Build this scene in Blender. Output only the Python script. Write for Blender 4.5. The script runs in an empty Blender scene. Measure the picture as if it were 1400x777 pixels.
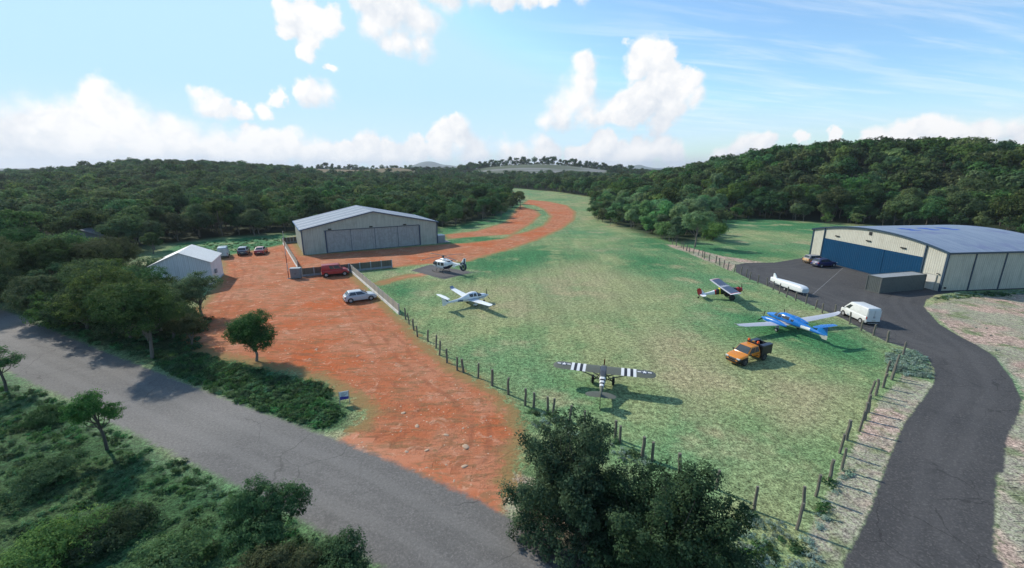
import bpy, bmesh, math, random
import numpy as np
from mathutils import Vector, Matrix, Euler

SC = bpy.context.scene
COL = SC.collection
rad = math.radians
random.seed(7)

# ------------------------------------------------------------------ camera
H_CAM = 23.0
PITCH = rad(14.9)
F_PX = 600.0
SP, CP = math.sin(PITCH), math.cos(PITCH)

def ray(px, py):
    u = (px - 700.0) / F_PX; v = (py - 388.5) / F_PX
    return u, CP - v * SP, -SP - v * CP

def G(px, py, z=0.0):
    """point of the ground (height z) that the photograph shows at px, py"""
    dx, dy, dz = ray(px, py)
    t = (z - H_CAM) / dz
    return Vector((dx * t, dy * t, z))

def GP(pts):
    return [tuple(G(*p)[:2]) for p in pts]

cam_d = bpy.data.cameras.new('camera')
cam = bpy.data.objects.new('camera', cam_d)
COL.objects.link(cam)
cam.location = (0, 0, H_CAM)
cam.rotation_euler = (rad(90) - PITCH, 0, 0)
cam_d.sensor_width = 36.0
cam_d.lens = 36.0 * F_PX / 1400.0
cam_d.clip_start = 0.1
cam_d.clip_end = 30000
SC.camera = cam

# ------------------------------------------------------------------ tagging
def tag(o, label=None, cat=None, group=None, kind=None):
    if label: o['label'] = label
    if cat: o['category'] = cat
    if group: o['group'] = group
    if kind: o['kind'] = kind
    return o

def empty(name, loc=(0, 0, 0), rz=0.0, scale=1.0, label=None, cat=None, group=None, ry=0.0):
    o = bpy.data.objects.new(name, None)
    COL.objects.link(o)
    o.empty_display_size = 0.3
    o.location = loc; o.rotation_euler = (0, ry, rz); o.scale = (scale,) * 3
    return tag(o, label, cat, group)

ORD = ['first', 'second', 'third', 'fourth', 'fifth', 'sixth', 'seventh', 'eighth', 'ninth', 'tenth', 'eleventh', 'twelfth',
       'thirteenth', 'fourteenth', 'fifteenth', 'sixteenth', 'seventeenth', 'eighteenth', 'nineteenth', 'twentieth']
ORD += ['twenty-' + w for w in ORD[:9]] + ['thirtieth'] + ['thirty-' + w for w in ORD[:9]]

# ------------------------------------------------------------------ mesh building
class MB:
    def __init__(self):
        self.v = []; self.f = []; self.m = []
    def add(self, vs, fs, mi=0):
        b = len(self.v)
        self.v += [tuple(p) for p in vs]
        self.f += [tuple(b + i for i in f) for f in fs]
        self.m += [mi] * len(fs)
        return self
    def box(self, c, s, rz=0.0, mi=0, M=None):
        hx, hy, hz = s[0] / 2, s[1] / 2, s[2] / 2
        vs = [Vector((x, y, z)) for z in (-hz, hz) for y in (-hy, hy) for x in (-hx, hx)]
        if M is None: M = Matrix.Rotation(rz, 3, 'Z')
        vs = [M @ p + Vector(c) for p in vs]
        return self.add(vs, [(0, 2, 3, 1), (4, 5, 7, 6), (0, 1, 5, 4), (2, 6, 7, 3), (0, 4, 6, 2), (1, 3, 7, 5)], mi)
    def bar(self, p0, p1, w, h, mi=0):
        p0 = Vector(p0); p1 = Vector(p1); d = p1 - p0; L = d.length; d.normalize()
        up = Vector((0, 0, 1)) if abs(d.z) < 0.95 else Vector((0, 1, 0))
        s = d.cross(up).normalized(); u = s.cross(d).normalized()
        M = Matrix((d, s, u)).transposed()
        return self.box((p0 + p1) / 2, (L, w, h), M=M, mi=mi)
    def tube(self, pts, rs, n=8, mi=0, cap=True):
        rings = []
        pts = [Vector(p) for p in pts]
        for i, p in enumerate(pts):
            d = (pts[min(i + 1, len(pts) - 1)] - pts[max(i - 1, 0)]).normalized()
            a = Vector((0, 0, 1)) if abs(d.z) < 0.9 else Vector((1, 0, 0))
            s = d.cross(a).normalized(); t = d.cross(s).normalized()
            r = rs[i] if isinstance(rs, (list, tuple)) else rs
            rings.append([p + (s * math.cos(k * 2 * math.pi / n) + t * math.sin(k * 2 * math.pi / n)) * r for k in range(n)])
        vs = [q for rg in rings for q in rg]; fs = []
        for i in range(len(rings) - 1):
            for k in range(n):
                fs.append((i * n + k, i * n + (k + 1) % n, (i + 1) * n + (k + 1) % n, (i + 1) * n + k))
        if cap:
            fs.append(tuple(range(n))[::-1]); fs.append(tuple((len(rings) - 1) * n + k for k in range(n)))
        return self.add(vs, fs, mi)
    def build(self, name, mats, parent=None, smooth=False, bevel=0.0, seg=2, label=None, angle=40):
        me = bpy.data.meshes.new(name)
        me.from_pydata(self.v, [], self.f)
        if not isinstance(mats, (list, tuple)): mats = [mats]
        for m in mats: me.materials.append(m)
        me.polygons.foreach_set('material_index', self.m)
        bm = bmesh.new(); bm.from_mesh(me)
        bmesh.ops.recalc_face_normals(bm, faces=bm.faces)
        if bevel > 0:
            bmesh.ops.remove_doubles(bm, verts=bm.verts, dist=1e-4)
            es = [e for e in bm.edges if len(e.link_faces) == 2 and e.calc_face_angle(0) > 0.4]
            bmesh.ops.bevel(bm, geom=es, offset=bevel, segments=seg, affect='EDGES', clamp_overlap=True, profile=0.5)
        bm.to_mesh(me); bm.free()
        if smooth:
            me.polygons.foreach_set('use_smooth', [True] * len(me.polygons))
            try: me.set_sharp_from_angle(angle=rad(angle))
            except Exception: pass
        o = bpy.data.objects.new(name, me)
        COL.objects.link(o)
        if parent is not None: o.parent = parent
        if label: o['label'] = label
        return o

def raw_mesh(name, V, Fq, mats, attrs=None, smooth=False):
    """numpy mesh: V (n,3), Fq (m,k)"""
    me = bpy.data.meshes.new(name)
    V = np.asarray(V, dtype=np.float32); Fq = np.asarray(Fq, dtype=np.int32)
    k = Fq.shape[1]
    me.vertices.add(len(V)); me.vertices.foreach_set('co', V.ravel())
    me.loops.add(Fq.size); me.loops.foreach_set('vertex_index', Fq.ravel())
    me.polygons.add(len(Fq)); me.polygons.foreach_set('loop_start', np.arange(0, Fq.size, k, dtype=np.int32))
    try: me.polygons.foreach_set('loop_total', np.full(len(Fq), k, dtype=np.int32))
    except Exception: pass
    if not isinstance(mats, (list, tuple)): mats = [mats]
    for m in mats: me.materials.append(m)
    me.update(calc_edges=True)
    for nm, (dom, arr) in (attrs or {}).items():
        a = me.attributes.new(nm, 'FLOAT', dom); a.data.foreach_set('value', np.asarray(arr, dtype=np.float32))
    if smooth: me.polygons.foreach_set('use_smooth', [True] * len(Fq))
    me.validate()
    return me

def link(name, me, parent=None):
    o = bpy.data.objects.new(name, me); COL.objects.link(o)
    if parent is not None: o.parent = parent
    return o

# ------------------------------------------------------------------ materials
class NT:
    """little helper for node trees"""
    def __init__(self, tree): self.t = tree; self.n = tree.nodes; self.l = tree.links
    def new(self, kind, **kw):
        nd = self.n.new(kind)
        for k, v in kw.items(): setattr(nd, k, v)
        return nd
    def put(self, sock, val):
        if hasattr(val, 'is_output') or isinstance(val, bpy.types.NodeSocket): self.l.new(val, sock)
        elif isinstance(val, (tuple, list)) and len(val) == 3 and sock.type == 'RGBA': sock.default_value = (*val, 1)
        else: sock.default_value = val
    def math(self, op, a, b=None, c=None, clamp=False):
        nd = self.new('ShaderNodeMath', operation=op); nd.use_clamp = clamp
        self.put(nd.inputs[0], a)
        if b is not None: self.put(nd.inputs[1], b)
        if c is not None: self.put(nd.inputs[2], c)
        return nd.outputs[0]
    def vmath(self, op, a, b=None, out=0):
        nd = self.new('ShaderNodeVectorMath', operation=op)
        self.put(nd.inputs[0], a)
        if b is not None: self.put(nd.inputs[1], b)
        return nd.outputs[out]
    def noise(self, vec, scale, detail=3.0, rough=0.55, dist=0.0, col=False):
        nd = self.new('ShaderNodeTexNoise')
        self.put(nd.inputs['Vector'], vec)
        nd.inputs['Scale'].default_value = scale; nd.inputs['Detail'].default_value = detail
        nd.inputs['Roughness'].default_value = rough; nd.inputs['Distortion'].default_value = dist
        return nd.outputs['Color' if col else 0]
    def voro(self, vec, scale, feature='F1', rnd=1.0, out='Distance'):
        nd = self.new('ShaderNodeTexVoronoi', feature=feature)
        self.put(nd.inputs['Vector'], vec); nd.inputs['Scale'].default_value = scale
        nd.inputs['Randomness'].default_value = rnd
        return nd.outputs[out]
    def step(self, x, a, b, lo=0.0, hi=1.0):
        nd = self.new('ShaderNodeMapRange', interpolation_type='SMOOTHSTEP')
        self.put(nd.inputs['Value'], x)
        self.put(nd.inputs['From Min'], a); self.put(nd.inputs['From Max'], b)
        self.put(nd.inputs['To Min'], lo); self.put(nd.inputs['To Max'], hi)
        return nd.outputs[0]
    def mix(self, f, a, b, mode='MIX'):
        nd = self.new('ShaderNodeMix', data_type='RGBA', blend_type=mode)
        self.put(nd.inputs[0], f); self.put(nd.inputs[6], a); self.put(nd.inputs[7], b)
        return nd.outputs[2]
    def scale(self, vec, s):
        nd = self.new('ShaderNodeVectorMath', operation='MULTIPLY')
        self.put(nd.inputs[0], vec); nd.inputs[1].default_value = s
        return nd.outputs[0]
    def attr(self, name):
        return self.new('ShaderNodeAttribute', attribute_name=name).outputs['Fac']
    def bump(self, h, strength=0.5, dist=0.1, normal=None):
        nd = self.new('ShaderNodeBump'); nd.inputs['Strength'].default_value = strength
        nd.inputs['Distance'].default_value = dist
        self.put(nd.inputs['Height'], h)
        if normal is not None: self.put(nd.inputs['Normal'], normal)
        return nd.outputs[0]

def new_mat(name):
    m = bpy.data.materials.new(name); m.use_nodes = True
    t = NT(m.node_tree)
    b = m.node_tree.nodes['Principled BSDF']
    return m, t, b

def obj_co(t): return t.new('ShaderNodeTexCoord').outputs['Object']
def pos(t): return t.new('ShaderNodeNewGeometry').outputs['Position']

MATS = {}
def paint(name, col, rough=0.4, metal=0.0, dirt=0.12, coat=0.0, scale=2.0):
    if name in MATS: return MATS[name]
    m, t, b = new_mat(name)
    n = t.noise(obj_co(t), scale, 5, 0.6)
    d = tuple(c * 0.62 + 0.02 for c in col)
    c = t.mix(t.math('MULTIPLY', t.step(n, 0.45, 0.75), dirt * 3, clamp=True), col, d)
    t.put(b.inputs['Base Color'], c)
    t.put(b.inputs['Roughness'], t.math('ADD', t.math('MULTIPLY', n, 0.2), rough - 0.1))
    b.inputs['Metallic'].default_value = metal
    if coat: b.inputs['Coat Weight'].default_value = coat
    MATS[name] = m
    return m

def corrugated(name, col, dirt, axis=0, pitch=0.33, streak=0.5, rough=0.5, metal=0.0, depth=0.05, patch=0.0, spec=0.3):
    """sheet metal: ribs across `axis` of the object, rain streaks running down"""
    if name in MATS: return MATS[name]
    m, t, b = new_mat(name)
    co = obj_co(t)
    s = t.new('ShaderNodeSeparateXYZ'); t.put(s.inputs[0], co)
    a = s.outputs[axis]
    w = t.math('SINE', t.math('MULTIPLY', a, 2 * math.pi / pitch))
    rib = t.step(w, -0.4, 0.4)
    sc = [3.0, 3.0, 0.18]
    st = t.noise(t.scale(co, tuple(sc)), 1.0, 4, 0.6)
    bl = t.noise(co, 0.35, 4, 0.6)
    f = t.math('MULTIPLY', t.step(st, 0.42, 0.72), streak, clamp=True)
    c = t.mix(f, col, dirt)
    c = t.mix(t.math('MULTIPLY', t.step(bl, 0.45, 0.7), 0.35 + patch, clamp=True), c, dirt)
    c = t.mix(t.math('MULTIPLY', t.math('SUBTRACT', 1.0, rib), 0.22), c, tuple(x * 0.5 for x in col))
    t.put(b.inputs['Base Color'], c)
    b.inputs['Roughness'].default_value = rough; b.inputs['Metallic'].default_value = metal; b.inputs['Specular IOR Level'].default_value = spec
    t.put(b.inputs['Normal'], t.bump(rib, 0.6, depth))
    MATS[name] = m
    return m

def glass_mat():
    if 'dark_glass' in MATS: return MATS['dark_glass']
    m, t, b = new_mat('dark_glass')
    n = t.noise(obj_co(t), 1.5, 2)
    t.put(b.inputs['Base Color'], t.mix(n, (0.02, 0.025, 0.03), (0.06, 0.07, 0.08)))
    b.inputs['Roughness'].default_value = 0.08
    b.inputs['Specular IOR Level'].default_value = 0.7
    MATS['dark_glass'] = m
    return m

def foliage(name, dark, mid, light, hue=0.08, trans=0.25):
    if name in MATS: return MATS[name]
    m, t, b = new_mat(name)
    a = t.attr('leaf')
    c = t.mix(t.step(a, 0.0, 0.55), dark, mid)
    c = t.mix(t.step(a, 0.55, 1.0), c, light)
    oi = t.new('ShaderNodeObjectInfo').outputs['Random']
    hs = t.new('ShaderNodeHueSaturation')
    t.put(hs.inputs['Hue'], t.math('ADD', 0.5 - hue / 2 + 0.0, t.math('MULTIPLY', oi, hue)))
    t.put(hs.inputs['Value'], t.math('ADD', 0.62, t.math('MULTIPLY', t.math('FRACT', t.math('MULTIPLY', oi, 7.31)), 0.85)))
    t.put(hs.inputs['Saturation'], t.math('ADD', 0.8, t.math('MULTIPLY', t.math('FRACT', t.math('MULTIPLY', oi, 3.7)), 0.35)))
    t.put(hs.inputs['Color'], c)
    t.put(b.inputs['Base Color'], hs.outputs[0])
    b.inputs['Roughness'].default_value = 0.7
    b.inputs['Specular IOR Level'].default_value = 0.02
    tr = t.new('ShaderNodeBsdfTranslucent'); t.put(tr.inputs[0], hs.outputs[0])
    mx = t.new('ShaderNodeMixShader'); mx.inputs[0].default_value = trans
    t.l.new(b.outputs[0], mx.inputs[1]); t.l.new(tr.outputs[0], mx.inputs[2])
    out = m.node_tree.nodes['Material Output']
    t.l.new(mx.outputs[0], out.inputs['Surface'])
    MATS[name] = m
    return m

def bark(name, col):
    if name in MATS: return MATS[name]
    m, t, b = new_mat(name)
    co = obj_co(t)
    n = t.noise(t.scale(co, (6, 6, 1.2)), 1.0, 5, 0.65)
    t.put(b.inputs['Base Color'], t.mix(n, tuple(c * 0.5 for c in col), tuple(min(1, c * 1.4) for c in col)))
    b.inputs['Roughness'].default_value = 0.9
    t.put(b.inputs['Normal'], t.bump(n, 0.6, 0.05))
    MATS[name] = m
    return m

# ------------------------------------------------------------------ polygons and distances (numpy)
def sdf(poly, X, Y):
    """signed distance, positive inside"""
    P = np.asarray(poly, float); n = len(P)
    d2 = np.full(X.shape, 1e18); ins = np.zeros(X.shape, bool)
    for i in range(n):
        ax, ay = P[i]; bx, by = P[(i + 1) % n]
        ex, ey = bx - ax, by - ay
        L = ex * ex + ey * ey + 1e-12
        h = np.clip(((X - ax) * ex + (Y - ay) * ey) / L, 0, 1)
        d2 = np.minimum(d2, (X - ax - ex * h) ** 2 + (Y - ay - ey * h) ** 2)
        c = ((ay > Y) != (by > Y)) & (X < (bx - ax) * (Y - ay) / (by - ay + 1e-18) + ax)
        ins ^= c
    d = np.sqrt(d2)
    return np.where(ins, d, -d)

def sstep(a, b, x):
    t = np.clip((x - a) / (b - a), 0, 1)
    return t * t * (3 - 2 * t)
# ------------------------------------------------------------------ layout of the place, read off the photograph onto the ground
CLEARING = GP([(230, 337), (300, 328), (392, 321)]) + [(-52, 152), (-16, 176)] + GP([(640, 309), (690, 298), (712, 277)]) + \
    GP([(690, 264), (694, 257), (760, 263), (803, 270), (806, 300), (870, 324), (930, 334), (985, 332), (1000, 302),
        (1060, 302), (1200, 311)]) + [(165, 140), (190, 90), (150, 0), (60, -40), (-60, -60), (-160, -20), (-150, 60)] + \
    GP([(0, 422), (100, 463), (200, 492), (285, 476), (294, 430), (215, 390), (205, 362)])

def terrain(X, Y):
    out = np.maximum(-sdf(CLEARING, X, Y), 0)
    g = lambda cx, cy, sx, sy: np.exp(-(((X - cx) / sx) ** 2 + ((Y - cy) / sy) ** 2))
    r = np.hypot(X, Y); ang = np.degrees(np.arctan2(X, Y))
    h = np.interp(ang, [-80, -60, -54, -48.5, -44, -39.5, -35, -29.5, -26, -22, -16, -8, 0, 20], [0, 1, 3, 6, 14, 23, 21, 16, 12, 4, 2, 1, 1, 0])
    h = h * sstep(220, 800, r) * (1 - 0.6 * sstep(900, 1300, r)) * (Y > 0)
    h = h + 24.5 * g(218, 282, 122, 150) + 5 * g(480, 330, 200, 200)
    h = h + 2 * sstep(430, 700, Y) * sstep(-200, 0, X + 300) + 26 * g(52, 940, 190, 105) + 14 * g(-385, 970, 100, 80) + 14 * g(-250, 980, 60, 70)
    h = h * sstep(0, 110, out)
    # a low bank that drops away from the near road towards the camera's left
    return h

# --- dirt yard and tracks (polygons and holes)
YARD = GP([(300, 352), (333, 345), (388, 334), (405, 332), (416, 349), (605, 334), (640, 332), (690, 326), (697, 321), (655, 324), (612, 327),
           (606, 321), (650, 316), (690, 304), (706, 285), (722, 273), (752, 276), (776, 281), (788, 290), (786, 301), (770, 313),
           (735, 329), (700, 341), (640, 358), (560, 364), (536, 367), (478, 371), (545, 431), (566, 452), (602, 487),
           (640, 512), (676, 532), (704, 556), (716, 582), (716, 612), (706, 642), (697, 790), (640, 760), (590, 735), (517, 695),
           (470, 668), (425, 632), (452, 600), (464, 592), (484, 584), (500, 562), (478, 546), (440, 523), (396, 510), (340, 498), (290, 488), (262, 478), (246, 462), (258, 432), (280, 408), (290, 396), (299, 378)])
SPUR = GP([(508, 387), (545, 377), (588, 371), (590, 377), (556, 382), (520, 391)])
LOOP_HOLE = GP([(712, 279), (730, 281), (742, 286), (752, 296), (742, 308), (718, 317), (704, 320), (728, 306), (740, 294), (733, 287), (718, 284)])

ROAD_FAR = [(0, 423), (44, 440), (95, 462), (180, 495.5), (350, 562), (433, 591.6), (517, 623), (593, 657.6), (645, 680), (683, 700.5), (746, 732), (819, 777)]
ROAD_NEAR = [(523, 777), (430, 722), (341, 673), (295.5, 650), (250, 627), (154, 579), (103, 549.5), (46, 525), (10, 507)]
ROAD = [(-150, 103)] + GP(ROAD_FAR) + [(20, 12.6), (34, 4.5), (28, -5), (8, 9.6)] + GP(ROAD_NEAR) + [(-110, 72), (-150, 92)]

DRIVE = GP([(1147.5, 777), (1182, 717.7), (1217, 622), (1236.4, 578.8), (1262, 546), (1277, 524), (1277, 505), (1268, 489), (1243, 477), (1212.6, 468.2),
            (1194, 458), (1151.8, 436), (1117, 421), (1089, 409), (1052.9, 393), (1040, 387.5), (1023.6, 381.5), (1005.5, 372), (1006.2, 362.4), (1019.7, 359.8),
            (1060, 359.2)]) + [(78.5, 114.2), (83, 114.2), (86, 81)] + GP([(1279, 403.5), (1266, 411), (1263, 420), (1284.8, 444), (1315.7, 462.4), (1335, 472), (1360, 487.7), (1386, 522), (1397, 548.5),
            (1392.6, 570), (1375.3, 600.5), (1373, 648), (1362, 648), (1358, 761), (1371, 764), (1371, 777)]) + [(23.5, 12), (22, 0), (10, 0), (14.5, 12)]
PAD = GP([(561, 370), (588, 362), (647, 372.5), (607, 382.5)])

LUSH = [(GP([(985, 425), (1050, 430), (1140, 440), (1212, 470), (1215, 500), (1150, 500), (1060, 470), (1010, 455)]), 5),
        (GP([(880, 320), (930, 334), (1000, 335), (1080, 345), (1105, 352), (1010, 358), (960, 352), (905, 345), (850, 335)]), 8),
        (GP([(840, 345), (905, 350), (950, 365), (900, 378), (850, 365)]), 8),
        (GP([(515, 392), (555, 388), (575, 398), (545, 408)]), 3),
        (GP([(605, 322), (690, 323), (700, 330), (640, 334), (605, 335)]), 2),
        (GP([(600, 322), (690, 302), (712, 277), (690, 290), (600, 314)]), 3),
        (GP([(225, 345), (232, 334), (392, 320), (390, 336), (300, 350)]), 2),
        (GP([(960, 295), (1060, 300), (1200, 312), (1180, 325), (1000, 312)]), 8),
        (GP([(620, 355), (740, 335), (800, 350), (700, 375), (640, 385)]), 8)] + \
    [([(-150, 90), (-60, 47)] + GP([(46, 527), (154, 581), (295, 652), (341, 675), (523, 779)]) + [(-4, 15), (-40, -20), (-150, -20)], 2),
     (GP([(195, 490), (262, 478), (330, 494), (400, 514), (445, 523), (474, 560), (470, 585), (430, 592), (350, 562)]), 0.8)]
DEEP = LUSH[-2:] + [(GP([(60, 445), (200, 494), (275, 478), (250, 462), (258, 432), (215, 395), (120, 395), (0, 405), (0, 424)]), 2)]
DRY = [(GP([(1262, 420), (1310, 408), (1400, 402)]) + [(140, 70), (90, 40)] + GP([(1400, 560), (1397, 530), (1360, 487), (1315, 462)]), 2.0),
       (GP([(1147, 777), (1182, 717), (1217, 622), (1236, 578), (1262, 546), (1277, 524), (1236, 512), (1205, 545), (1170, 605), (1130, 680), (1100, 740), (1100, 777)]), 0.9),
       (GP([(1362, 600), (1400, 560)]) + [(50, 20), (40, 5), (25, 5)] + GP([(1360, 777), (1362, 660)]), 1.5),
       (GP([(690, 660), (705, 640), (735, 660), (790, 710), (900, 760), (905, 790), (819, 781), (746, 734), (686, 702)]), 1.0),
       (GP([(905, 333), (950, 350), (1000, 371), (1006, 362), (1045, 359), (985, 350), (940, 338)]), 2.0)]
TAN = [(GP([(720, 365), (800, 360), (880, 385), (860, 420), (760, 425), (700, 400)]), 12),
       (GP([(900, 440), (990, 480), (1010, 530), (960, 560), (900, 520), (860, 470)]), 5),
       (GP([(1040, 505), (1110, 520), (1170, 530), (1140, 580), (1080, 590), (1030, 550)]), 3),
       (GP([(620, 385), (720, 390), (760, 440), (640, 430)]), 5)]
PALE_HILL = [[(-110, 815), (10, 800), (160, 820), (200, 920), (130, 960), (-40, 960)], [(215, 800), (285, 800), (290, 850), (215, 860)], [(-700, 700), (-590, 720), (-590, 770), (-700, 760)]]
TAN_HILL = [[(-470, 840), (-330, 800), (-290, 880), (-300, 980), (-440, 980)], [(-290, 880), (-210, 870), (-200, 990), (-290, 1000)], [(-560, 700), (-520, 700), (-520, 760), (-560, 760)]]

def multi(polys, X, Y):
    r = np.zeros(X.shape)
    for p, w in polys:
        r = np.maximum(r, sstep(-w, w, sdf(p, X, Y)))
    return r

def dirt_sd(X, Y):
    a = np.maximum(sdf(YARD, X, Y), sdf(SPUR, X, Y))
    return np.minimum(a, -sdf(LOOP_HOLE, X, Y))

# ------------------------------------------------------------------ grass, shared by the ground and by the edges of what lies on it
def grass_group():
    g = bpy.data.node_groups.new('grass_look', 'ShaderNodeTree')
    g.interface.new_socket('Color', in_out='OUTPUT', socket_type='NodeSocketColor')
    g.interface.new_socket('Height', in_out='OUTPUT', socket_type='NodeSocketFloat')
    t = NT(g)
    p = pos(t)
    big = t.noise(p, 0.035, 4, 0.55)
    med = t.noise(p, 0.13, 4, 0.6)
    sml = t.noise(p, 2.1, 4, 0.7, 0.4)
    fin = t.noise(p, 6.5, 3, 0.75)
    tuft = t.voro(p, 2.6)
    mow = t.noise(t.scale(p, (0.9, 0.05, 1)), 1.0, 3, 0.6)
    lush, dry, tan = t.attr('lush'), t.attr('dry'), t.attr('tan')
    c = t.mix(t.step(med, 0.40, 0.60), (0.340, 0.378, 0.178), (0.222, 0.322, 0.140))
    c = t.mix(t.step(big, 0.44, 0.66), c, (0.135, 0.290, 0.130))
    c = t.mix(t.math('MULTIPLY', t.step(t.noise(p, 0.07, 4, 0.6), 0.52, 0.66), 0.8), c, (0.430, 0.385, 0.215))
    c = t.mix(t.math('MULTIPLY', tan, t.step(med, 0.32, 0.60, 0.0, 0.8), clamp=True), c, (0.435, 0.375, 0.215))
    c = t.mix(t.math('MULTIPLY', lush, t.step(med, 0.28, 0.5), clamp=True), c, (0.072, 0.225, 0.090))
    c = t.mix(t.math('MULTIPLY', t.attr('deep'), 0.92), c, t.mix(t.step(med, 0.35, 0.6), (0.040, 0.108, 0.044), (0.066, 0.112, 0.042)))
    dcol = t.mix(t.step(sml, 0.40, 0.60), (0.47, 0.42, 0.33), (0.33, 0.34, 0.22))
    dcol = t.mix(t.step(t.noise(p, 0.11, 3, 0.6), 0.46, 0.58), dcol, (0.54, 0.39, 0.31))
    dcol = t.mix(t.step(t.noise(p, 0.26, 4, 0.6), 0.50, 0.64), dcol, (0.25, 0.28, 0.15))
    c = t.mix(t.step(t.math('ADD', dry, t.math('MULTIPLY', t.math('SUBTRACT', sml, 0.5), 1.1)), 0.35, 0.65), c, dcol)
    dark = t.step(sml, 0.34, 0.62, 0.56, 1.16)
    dark = t.math('MULTIPLY', dark, t.step(fin, 0.34, 0.62, 0.42, 1.34))
    dark = t.math('MULTIPLY', dark, t.step(tuft, 0.1, 0.75, 1.10, 0.82))
    dark = t.math('MULTIPLY', dark, t.step(mow, 0.35, 0.65, 0.92, 1.08))
    v = t.new('ShaderNodeHueSaturation'); t.put(v.inputs['Value'], dark); t.put(v.inputs['Color'], c)
    far = t.attr('pale_hill')
    strip = t.step(t.noise(t.scale(p, (0.004, 0.035, 0.03)), 1.0, 3), 0.45, 0.55)
    fcol = t.mix(strip, (0.24, 0.24, 0.22), (0.115, 0.135, 0.085))
    c2 = t.mix(far, v.outputs[0], fcol)
    c2 = t.mix(t.attr('tan_hill'), c2, t.mix(t.noise(p, 0.03, 4), (0.22, 0.145, 0.090), (0.17, 0.165, 0.090)))
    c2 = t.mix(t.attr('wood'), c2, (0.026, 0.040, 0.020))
    h = t.math('ADD', t.math('MULTIPLY', sml, 0.7), t.math('MULTIPLY', fin, 0.3))
    o = g.nodes.new('NodeGroupOutput')
    t.put(o.inputs['Color'], c2); t.put(o.inputs['Height'], h)
    return g
GRASS = grass_group()
def grass_nodes(t):
    nd = t.new('ShaderNodeGroup'); nd.node_tree = GRASS
    return nd.outputs['Color'], nd.outputs['Height']

def ground_material():
    m, t, b = new_mat('grass_ground')
    c, h = grass_nodes(t)
    t.put(b.inputs['Base Color'], c); b.inputs['Roughness'].default_value = 0.95
    b.inputs['Specular IOR Level'].default_value = 0.1
    t.put(b.inputs['Normal'], t.bump(h, 0.8, 0.16))
    return m

def dirt_group():
    g = bpy.data.node_groups.new('dirt_look', 'ShaderNodeTree')
    g.interface.new_socket('Color', in_out='OUTPUT', socket_type='NodeSocketColor')
    g.interface.new_socket('Height', in_out='OUTPUT', socket_type='NodeSocketFloat')
    t = NT(g); p = pos(t)
    big = t.noise(p, 0.12, 5, 0.65); med = t.noise(p, 0.55, 5, 0.7, 0.8); fin = t.noise(p, 3.6, 5, 0.75)
    streak = t.noise(t.scale(p, (0.40, 1.3, 1)), 1.0, 6, 0.75, 0.6)
    c = t.mix(t.step(big, 0.38, 0.62), (0.480, 0.150, 0.066), (0.515, 0.218, 0.122))
    c = t.mix(t.step(t.noise(p, 0.05, 3), 0.52, 0.66), c, (0.520, 0.132, 0.046))
    c = t.mix(t.math('MULTIPLY', t.step(streak, 0.48, 0.60), 0.75), c, (0.245, 0.140, 0.068))
    c = t.mix(t.math('MULTIPLY', t.step(med, 0.55, 0.66), 0.65), c, (0.620, 0.330, 0.210))
    c = t.mix(t.math('MULTIPLY', t.step(fin, 0.56, 0.66), 0.6), c, (0.23, 0.085, 0.042))
    c = t.mix(t.math('MULTIPLY', t.step(t.noise(p, 1.3, 4, 0.7), 0.60, 0.68), 0.6), c, (0.21, 0.165, 0.075))
    c = t.mix(t.math('MULTIPLY', t.step(t.voro(p, 1.6), 0.16, 0.08), t.step(t.noise(p, 0.3, 2), 0.42, 0.55)), c, (0.62, 0.47, 0.33))
    c = t.mix(t.math('MULTIPLY', t.step(t.voro(p, 4.0), 0.15, 0.08), t.step(t.noise(p, 0.5, 2), 0.45, 0.58)), c, (0.60, 0.42, 0.30))
    h = t.math('ADD', t.math('MULTIPLY', streak, 0.5), t.math('ADD', t.math('MULTIPLY', med, 0.5), t.math('MULTIPLY', fin, 0.35)))
    o = g.nodes.new('NodeGroupOutput'); t.put(o.inputs['Color'], c); t.put(o.inputs['Height'], h)
    return g
DIRT = dirt_group()
def dirt_nodes(t):
    nd = t.new('ShaderNodeGroup'); nd.node_tree = DIRT
    return nd.outputs['Color'], nd.outputs['Height']

def dirt_material():
    m, t, b = new_mat('red_dirt')
    gc, gh = grass_nodes(t); c, h = dirt_nodes(t)
    p = pos(t); e = t.attr('edge')
    med = t.noise(p, 0.45, 6, 0.75, 0.8); fin = t.noise(p, 2.4, 4, 0.75)
    ee = t.math('ADD', e, t.math('ADD', t.math('MULTIPLY', t.math('SUBTRACT', med, 0.5), 5.0), t.math('MULTIPLY', t.math('SUBTRACT', fin, 0.5), 2.4)))
    wob = t.math('ADD', e, t.math('MULTIPLY', t.math('SUBTRACT', t.noise(p, 0.12, 2), 0.5), 2.2))
    for r0 in (3.0, 4.7, 6.6):
        rut = t.math('MULTIPLY', t.step(t.math('ABSOLUTE', t.math('SUBTRACT', wob, r0)), 0.42, 0.12), t.step(t.noise(p, 0.2, 3), 0.40, 0.60))
        c = t.mix(t.math('MULTIPLY', rut, 0.5), c, (0.30, 0.105, 0.055))
    soil = t.mix(med, (0.36, 0.21, 0.09), (0.25, 0.19, 0.08))
    c = t.mix(t.step(ee, 0.6, 2.2), soil, c)
    c = t.mix(t.step(ee, -0.5, 0.5), gc, c)
    t.put(b.inputs['Base Color'], c); b.inputs['Roughness'].default_value = 0.95
    b.inputs['Specular IOR Level'].default_value = 0.1
    t.put(b.inputs['Normal'], t.bump(h, 1.0, 0.36))
    return m

def ee0(t, e, p):
    return t.math('ADD', e, t.math('MULTIPLY', t.math('SUBTRACT', t.noise(p, 0.09, 2), 0.5), 1.6))

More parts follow.
